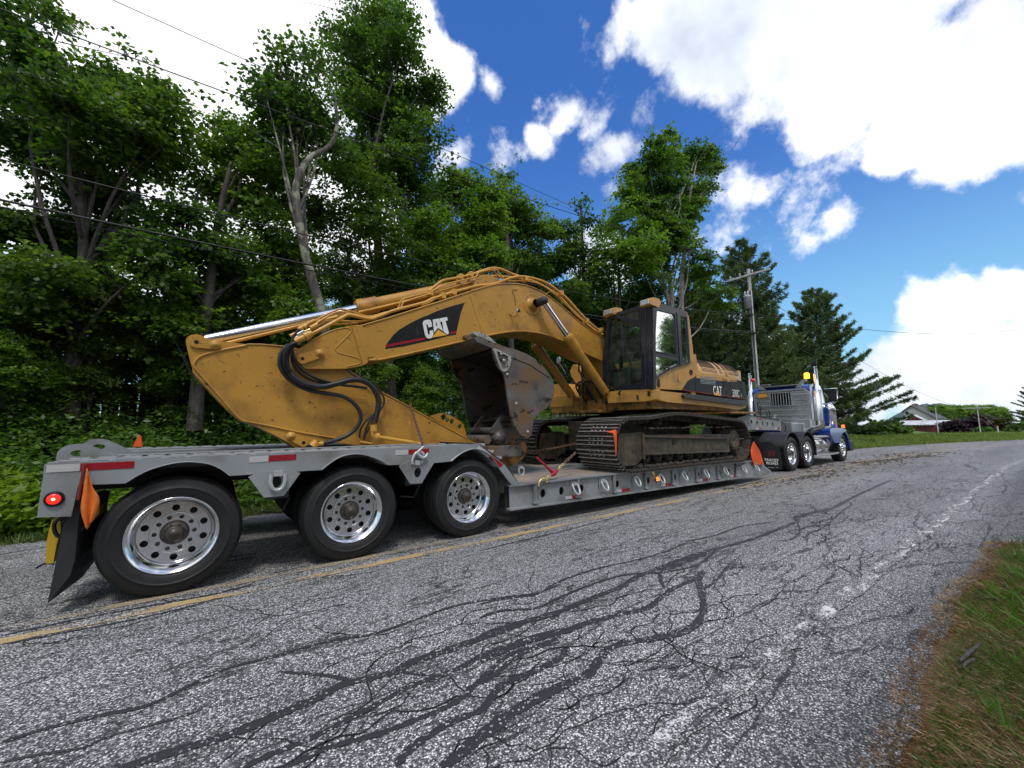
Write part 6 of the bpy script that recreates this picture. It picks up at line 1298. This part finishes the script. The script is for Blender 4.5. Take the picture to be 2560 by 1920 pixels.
# the wood on the camera's own side of the road, seen in the glass and chrome
for i in range(13): place(protos[i % 3], -16+i*3.6+random.uniform(-.8, .8), -10.5-(i % 2)*3+(-(max(0, i-7))*1.2), random.uniform(.95, 1.25), i*1.7, 'tree behind the camera side verge, '+nth(i)+' along the road', 'trees on the near side of the road')
for i in range(9): place(protos[(i+1) % 3], 31+i*4.2, -9.5-i*1.15-(i % 2)*2, random.uniform(.95, 1.2), i*2.3, 'tree of the near side wood ahead of the truck, '+nth(i)+' along the bend', 'trees on the near side of the road')
# ---- far background
def bp(a, b, X): return pt(RB, a, b, X=X)
GF = 'far trees beyond the bend'
random.seed(9); far_proto = gen_tree('bright far tree nearest the end of the wood', 11, 3.0, 9000, LEAFF, 36, low=.1, leaf=.3); far_proto['group'] = GF; far_proto.location = (104, 30, ghgt(104, 30))
for i in range(26):
    X = random.uniform(95, 135); a = 1120+i*36+random.uniform(-14, 14); topz = 372+26*math.sin(i*1.3)+(25 if i > 18 else 0)
    b0, tz = bp(a, 640, X), bp(a, topz, X); h = tz.z-ghgt(b0.x, b0.y)
    if h > 2: place(far_proto, b0.x, b0.y, h/11, random.uniform(0, 6), 'small tree of the distant wood beyond the barn, '+nth(i)+' from the left', GF)
for i in range(14):
    X = 170+random.uniform(-10, 20); a = 960+i*75; tz = bp(a, 352+14*math.sin(i*2.1), X); h = tz.z-ghgt(X, tz.y)
    if h > 2: place(protos[0], X, tz.y, h/11, i, 'tree on the far ridge line, '+nth(i)+' from the left', 'far ridge trees')
def bush(label, a, b, w_, h_, X, mat, n, seed, cat='bush'):
    c = bp(a, b, X); s = RB[2]*(c-CAM).dot(fw)/F_PX; W2, H2 = w_*s/2, h_*s; g = ghgt(c.x, c.y); zb_ = min(g, c.z-H2) if False else g
    H2 = max(H2, c.z+h_*s/2-zb_)
    return tree(label, (c.x, c.y, zb_), [(c.x, c.y, zb_), (c.x, c.y, zb_+H2*.5)], [(c.x+q*W2*.5, c.y-q*W2*.35, zb_+H2*.5, W2*.55, W2*.55, H2*.5) for q in (-.9, -.3, .3, .9)], n, mat, r0_=.08, leaf=.35, cat=cat, name='bush', seed=seed, spray=.9)
bush('dark maroon shrub right of the red barn', 1475, 590, 410, 210, 80, MARO, 5000, 51)
bush('brownish olive shrub behind the maroon one', 1790, 590, 380, 240, 92, BRNL, 5000, 52)
bush('small pale bush at the foot of the maroon shrub', 1715, 665, 90, 60, 78, UNDER, 1200, 53)
bush('dark green bush under the last trees by the road', 2040, 670, 200, 120, 100, LEAFD, 2500, 54)
bush('dark undergrowth below the dense pine beside the truck nose', 480, 640, 420, 130, 52, LEAFD, 7000, 57)
bush('dark hedge at the right edge past the bend', 2170, 700, 170, 120, 70, LEAFD, 2500, 55)
bush('rounded dark bush on the grass bank before the barn', 690, 720, 130, 70, 55, LEAFD, 2500, 56)
# barn and house
X = 82; redw = M('red_brown_barn_boards', (.12, .028, .022), .8, var=.2, vs=4); roofm = M('pale_tin_roof', (.55, .56, .57), .45, var=.15, vs=1.5, dirt=(.3, .16, .12), da=.2, ds=.8)
barn = thing('barn', 'low red barn with a streaked pale tin roof in front of the house', 'barn', (X, 12, 0))
l0, r1_, e0, e1, t0, t1 = bp(650, 650, X), bp(1218, 680, X), bp(740, 585, X), bp(1150, 588, X), bp(660, 540, X), bp(1222, 536, X)
zf = min(r1_.z, l0.z)-.3; n = 22
for i in range(n):
    y0 = r1_.y+(l0.y-r1_.y)*i/n; y1 = r1_.y+(l0.y-r1_.y)*(i+1)/n-.012; MB().box(X, X+.05, y0, y1, zf, e1.z).build('wall_board', redw, barn)
MB().box(X+.06, X+6, r1_.y, l0.y, zf, e1.z-.02).build('wall', redw, barn)
MB().add([(X-.4, e1.y+.3, e1.z-.02), (X-.4, l0.y+.3, e1.z-.02), (X+3.2, l0.y+.3, t1.z), (X+3.2, t1.y-.5, t1.z)], [(0, 1, 2, 3)]).build('roof', roofm, barn).modifiers.new('thick', 'SOLIDIFY').thickness = .08
for i in range(10): y = e1.y+.5+(l0.y-e1.y-.8)*i/10; MB().box(X-.02, X-.005, y, y+.16, e1.z-.14, e1.z-.05).build('eave_gap', WHITE, barn)
X2 = 90; hs2 = thing('house', 'white gabled house with a grey roof edge behind the red barn', 'house', (X2, 15, 0))
gb = [(p.y, p.z) for p in [bp(a, b, X2) for a, b in ((760, 560), (770, 420), (852, 362), (1155, 515), (1165, 600))]]
hw = MB().prism(gb, X2, X2+9, axis='X').build('wall', M('white_house_wall', (.62, .6, .55), .7, var=.06, vs=.8), hs2)
rf = [bp(a, b, X2) for a, b in ((740, 430), (852, 350), (1180, 512))]
for a, b in ((0, 1), (1, 2)):
    q0, q1 = rf[a], rf[b]; MB().add([(X2-.4, q0.y, q0.z), (X2-.4, q1.y, q1.z), (X2+9.4, q1.y, q1.z), (X2+9.4, q0.y, q0.z)], [(0, 1, 2, 3)]).build('roof', M('dark_roof', (.06, .06, .065), .7), hs2).modifiers.new('thick', 'SOLIDIFY').thickness = .15
q0, q1 = bp(785, 428, X2), bp(825, 465, X2); MB().box(X2-.03, X2-.004, q1.y, q0.y, q1.z, q0.z).build('window', BLACK, hs2)
q0 = bp(895, 345, X2+2); MB().box(X2+2, X2+2.8, q0.y-.35, q0.y+.35, q0.z-.6, q0.z+.15).build('chimney', M('chimney_brick', (.2, .14, .12), .8), hs2)
X3 = 86; q = [bp(a, b, X3) for a, b in ((770, 530), (878, 466), (1010, 532))]; sh_ = thing('shed', 'small dark red gabled shed roof between barn and house', 'shed', (X3, 14, 0))
MB().prism([(q[0].y, q[0].z-1.2), (q[0].y, q[0].z), (q[1].y, q[1].z), (q[2].y, q[2].z), (q[2].y, q[2].z-1.2)], X3, X3+2.5, axis='X').build('wall', redw, sh_)
for a, b in ((0, 1), (1, 2)): MB().add([(X3-.1, q[a].y, q[a].z+.03), (X3-.1, q[b].y, q[b].z+.03), (X3+2.6, q[b].y, q[b].z+.03), (X3+2.6, q[a].y, q[a].z+.03)], [(0, 1, 2, 3)]).build('roof', roofm, sh_).modifiers.new('thick', 'SOLIDIFY').thickness = .08

# ------------------------------------------------------------------ utility poles and wires
def pole(label, x, y, z0, h, r_=.125, arm=2.1, brace=True):
    t = thing('utility_pole', label, 'utility pole', (x, y, z0), 'utility poles'); MB().tube([(x, y, z0-.2), (x, y, z0+h)], [r_, r_*.68], 14).build('shaft', POLEM, t)
    if arm: MB().box(x-.15, x-.05, y-arm/2, y+arm/2, z0+h-.4, z0+h-.3).build('crossarm', POLEM, t, .01)
    if arm and brace:
        for s in (-1, 1): MB().bar((x-.16, y, z0+h-.75), (x-.16, y+s*.45, z0+h-.42), .03, .01).build('arm_brace', GREYL, t)
    return t
PX, PY, PH = 22.1, 9.0, 9.5
up_ = pole('grey wooden utility pole with a transformer can between the pines and the truck', PX, PY, 0, PH)
p = pt(RP, 490, 530, X=PX-.2); MB().lathe([(p.z-.33, .02), (p.z-.33, .17), (p.z+.28, .17), (p.z+.3, .185), (p.z+.36, .185), (p.z+.4, .1), (p.z+.4, .01)], (PX-.1, p.y+.02, 0), 24, axis='Z').build('transformer', M('transformer_grey', (.42, .43, .44), .45), up_)
for dy in (-.08, .06): MB().lathe([(0, .035), (.06, .05), (.12, .03), (.2, .045), (.24, .02)], (PX-.15, p.y+.05+dy, p.z+.38), 10, axis='Z').build('bushing', GREYL, up_)
for a in (250, 385, 560): q = pt(RP, a, 175, X=PX-.1); MB().lathe([(0, .02), (.03, .05), (.1, .03), (.14, .05), (.17, .02)], (PX-.1, q.y, PH-.3), 10, axis='Z').build('insulator', GREYL, up_)
MB().tube([(PX-.13, PY-.06, 0), (PX-.12, PY-.05, PH-1.2)], .03, 8).build('ground_conduit', DARK, up_)
MB().box(PX-.2, PX+.1, PY-.1, PY+.25, 7.0, 7.06).box(PX-.25, PX-.05, PY-.3, PY+.1, 6.0, 6.05).build('cable_bracket', DARK, up_)
WB = -24
bp0 = pole('utility pole behind the camera that carries the same wires', WB, 9.0, 0, 9.6)
def wire(a, b, sag, r_, label, n=26):
    a, b = Vector(a), Vector(b); P = [a.lerp(b, i/n)-Vector((0, 0, 4*sag*(i/n)*(1-i/n))) for i in range(n+1)]
    tag(MB().tube(P, r_, 6, sub=0).build('overhead_wire', WIREM), label, 'wire', 'overhead wires')
wire((WB, 9.9, 9.9), (PX-.1, 9.9, PH-.1), .15, .008, 'highest thin wire from the left end of the pole crossarm across the sky')
wire((WB, 8.6, 8.2), (PX-.1, 8.2, PH-.15), 1.35, .01, 'second wire passing in front of the tallest tree')
wire((WB, 9.0, 7.2), (PX, 9.0, 7.1), 1.75, .011, 'third wire meeting the pole just under its transformer')
wire((WB, 9.0, 6.3), (PX, 9.0, 6.15), 1.45, .018, 'thick lowest cable crossing the woods behind the boom')
wire((WB, 9.05, 6.25), (PX, 9.05, 6.1), 1.5, .009, 'thin companion cable just under the thick lowest cable')
e = at(2560, 705*1.1573, X=30); wire((PX, 9, 7.1), (60, at(2600, 815, X=60).y, at(2600, 815, X=60).z), .9, .012, 'service wire crossing the road to the right of the pole')
X4 = 75; q = bp(1645, 350, X4); pole('distant pole with a crossarm above the far treeline', X4, q.y, ghgt(X4, q.y), q.z-ghgt(X4, q.y), .06, 2.2, False)
wire((PX, 9.6, PH-.2), (X4, q.y+1, q.z-.3), 1.2, .012, 'high wire running on from the pole towards the far treeline'); None
wire((PX, 9, 6.6), (X4, q.y, q.z-2), .9, .014, 'lower cable running on past the dense pine')
X5 = 70; q = bp(1145, 375, X5); pole('short far pole at the corner of the white house', X5, q.y, ghgt(X5, q.y), q.z-ghgt(X5, q.y), .055, 0)
X6 = 95; q = bp(2075, 470, X6); pole('slender far pole among the trees past the bend', X6, q.y, ghgt(X6, q.y), q.z-ghgt(X6, q.y), .08, 0)
X7 = 62; q = bp(1890, 600, X7); pole('stubby pale post leaning by the far roadside', X7, q.y, ghgt(X7, q.y), q.z-ghgt(X7, q.y), .08, 0)
wire((24.5, 12, 2), (PX-.1, 9.3, 8.9), 0, .007, 'guy wire slanting down left from the pole') if False else wire((17.3, 10.2, 6.2), (PX-.15, 9.15, 8.9), .0, .009, 'guy strand slanting down to the left of the pole')

# ------------------------------------------------------------------ fences
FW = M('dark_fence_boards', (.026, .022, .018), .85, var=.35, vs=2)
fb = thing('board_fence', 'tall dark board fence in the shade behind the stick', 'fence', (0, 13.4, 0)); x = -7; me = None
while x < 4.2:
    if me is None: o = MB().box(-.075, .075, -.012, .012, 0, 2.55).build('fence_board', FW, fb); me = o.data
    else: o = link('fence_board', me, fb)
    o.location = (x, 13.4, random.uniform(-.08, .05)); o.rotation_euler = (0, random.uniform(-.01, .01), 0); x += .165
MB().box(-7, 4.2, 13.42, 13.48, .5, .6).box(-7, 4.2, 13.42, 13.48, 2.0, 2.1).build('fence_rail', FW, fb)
fp_ = thing('picket_fence', 'weathered grey picket fence behind the bucket', 'fence', (9, 13.2, 0)); x = 6.4; me = None
while x < 16.5:
    if me is None: o = MB().prism([(-.045, 0), (.045, 0), (.045, 1.85), (0, 1.95), (-.045, 1.85)], -.01, .01).build('picket', M('grey_pickets', (.13, .12, .1), .85, var=.3, vs=3), fp_); me = o.data
    else: o = link('picket', me, fp_)
    o.location = (x, 13.2, random.uniform(-.1, .03)); o.rotation_euler = (0, random.uniform(-.05, .05), 0); x += .15
MB().box(6.4, 16.5, 13.215, 13.25, .5, .58).box(6.4, 16.5, 13.215, 13.25, 1.4, 1.48).build('fence_rail', FW, fp_)

# ------------------------------------------------------------------ undergrowth and grass
def scatter_plants(name, x0, x1, y0, y1, nstem, hfun, mat, leaf, seed, per=14):
    r = np.random.default_rng(seed); x = r.uniform(x0, x1, nstem); y = y0+(y1-y0)*r.random(nstem); keep = []
    h = np.array([hfun(a, b) for a, b in zip(x, y)])*(.55+.75*r.random(nstem)); g = np.array([ghgt(a, b) for a, b in zip(x, y)])
    lean = r.normal(size=(nstem, 2))*.18; t = .12+.88*r.random((nstem, per)); a = r.uniform(0, 6.28, (nstem, per)); 
    out = np.stack([np.cos(a), np.sin(a), .25+0*a], -1); rad = (.03+.16*np.sqrt(np.clip(h, 0, 1.2)))[:, None]*r.random((nstem, per))
    pos = np.stack([x[:, None]+lean[:, :1]*h[:, None]*t**2+out[..., 0]*rad, y[:, None]+lean[:, 1:]*h[:, None]*t**2+out[..., 1]*rad, g[:, None]+h[:, None]*t], -1).reshape(-1, 3)
    n = len(pos); nor = np.array([[0, 0, 1.]])+r.normal(size=(n, 3))*.5; ln = leaf*(.6+.7*r.random(n)); o = link(name, leaf_mesh(name, pos, nor, out.reshape(-1, 3)+r.normal(size=(n, 3))*.3, ln, ln*.5, mat)); o['kind'] = 'stuff'; return o
def uh(x, y):
    d = y-(8.0 if x < 2 else 7.7); e = min(1, max(0, d/2.2)); return .16+e*(.78+.22*math.sin(x*1.3+y)+.16*math.sin(x*3.1-y*2)+(.5 if y > 11 else 0))
scatter_plants('undergrowth', -9, 14, 8.1, 13.2, 11000, uh, UNDER, .1, 61, 14)
scatter_plants('undergrowth', 14, 34, 8.4, 14, 4000, uh, UNDER, .12, 62, 12)
scatter_plants('tall_weeds', -9, -1.2, 8.0, 9.4, 2200, lambda x, y: 1.0*max(.35, 1-abs(x+3.9)*.3), leaf_mat('bright_weed_leaves', [(.1, .17, .01), (.16, .25, .02), (.22, .32, .03)]), .13, 63, 16)
def grass(name, n, xr, yf, hf, mat, wd, seed, lay=.35):
    r = np.random.default_rng(seed); x = xr[0]+(xr[1]-xr[0])*r.random(n)**1.0; u = r.random(n); y = np.array([yf(a, b) for a, b in zip(x, u)]); g = np.array([ghgt(a, b) for a, b in zip(x, y)])
    a = r.uniform(0, 6.28, n); l = hf(x, y)*(.5+.8*r.random(n)); el = np.clip(r.normal(1.1-lay, .35, n), .03, 1.5)
    ax = np.stack([np.cos(a)*np.cos(el), np.sin(a)*np.cos(el), np.sin(el)], -1); nor = np.stack([-np.sin(a)+.3*r.normal(size=n), np.cos(a), .3*r.normal(size=n)+.4], -1)
    o = link(name, leaf_mesh(name, np.stack([x, y, g+.01], -1), nor, ax, l, wd*(.6+.8*r.random(n)), mat)); o['kind'] = 'stuff'; return o
re_ = lambda x: RIGHT_EDGE(x)-(min(3.5, (x-7.2)*.9) if x > 7.2 else 0)
grass('verge_grass', 100000, (1.2, 8.5), lambda x, u: re_(x)-.05-abs(((u*7919)%1)**1.4*2.6+.05*math.sin(x*9+u*50)), lambda x, y: .045+.03*(y < .1)+.04*(y < -.3)+.05*np.clip(np.sin(x*3.1)*np.sin(y*4.3+x), 0, 1), BLADE, .0042, 71, .75)
grass('grass_tufts', 9000, (1.2, 8.5), lambda x, u: re_(x)-.3*(1 if x < 4 else .5)-1.6*u+.1*math.sin(x*9), lambda x, y: .08+.1*(np.sin(x*7+1)*np.sin(y*8+x*2) > .25)+.05*(x > 4), leaf_mat('lush_blades', [(.05, .12, .015), (.08, .17, .02), (.13, .22, .03)], .35), .008, 72, .1)
grass('pine_litter', 100000, (1.2, 9), lambda x, u: re_(x)+.06-u**1.7*2.4, lambda x, y: .075+0*x, DRY, .0036, 73, 1.0)
grass('verge_grass', 50000, (-12, 9), lambda x, u: 7.65+u*1.5, lambda x, y: .1+.06*np.sin(x*3), BLADE, .014, 74, .1)
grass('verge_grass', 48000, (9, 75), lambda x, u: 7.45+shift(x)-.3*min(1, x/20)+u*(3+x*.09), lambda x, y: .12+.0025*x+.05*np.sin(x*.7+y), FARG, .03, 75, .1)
grass('verge_grass', 30000, (8.5, 40), lambda x, u: re_(x)+shift(x)-.1-u*6, lambda x, y: .12+0*x, BLADE, .02, 76, .1)
# leaning grass stems and a dead branch on the near verge
st_ = [pt((2100, 1300, .3737), a, b, Z=0) for a, b in ((1190, 1290),)][0]
gs = thing('tall_grass_clump', 'clump of broad green grass stems at the right edge of the verge', 'grass clump', (4.3, -.35, 0), None, local=True); mb = MB()
for k in range(34):
    a = random.uniform(0, 6.28); h = random.uniform(.2, .42); e = Vector((math.cos(a)*h*.7, math.sin(a)*h*.7, h)); b0 = Vector((random.gauss(0, .12), random.gauss(0, .12), 0)); wv_ = Vector((-e.y, e.x, 0)).normalized()*.007
    m_ = b0+Vector((e.x*.35, e.y*.35, h*.75)); mb.add([b0-wv_, b0+wv_, m_+wv_*1.2, m_-wv_*1.2, b0+Vector((e.x, e.y, h*.85))], [(0, 1, 2, 3), (3, 2, 4)])
mb.build('stems', leaf_mat('stem_blades', [(.06, .13, .02), (.1, .2, .03)], .35), gs)
br = pts((2100, 1300, .3737), [(800, 945), (860, 890), (935, 830)], Z=.03)
bo = thing('fallen_branch', 'short grey dead branch lying in the near grass verge', 'branch', br[0])
MB().tube(br, [.008, .011, .007], 8, sub=3).build('branch_stem', BARK, bo); b2 = pts((2100, 1300, .3737), [(825, 990), (840, 960), (900, 930)], Z=.03); MB().tube(b2, [.005, .008, .007], 8, sub=2).build('side_twig', BARK, bo)
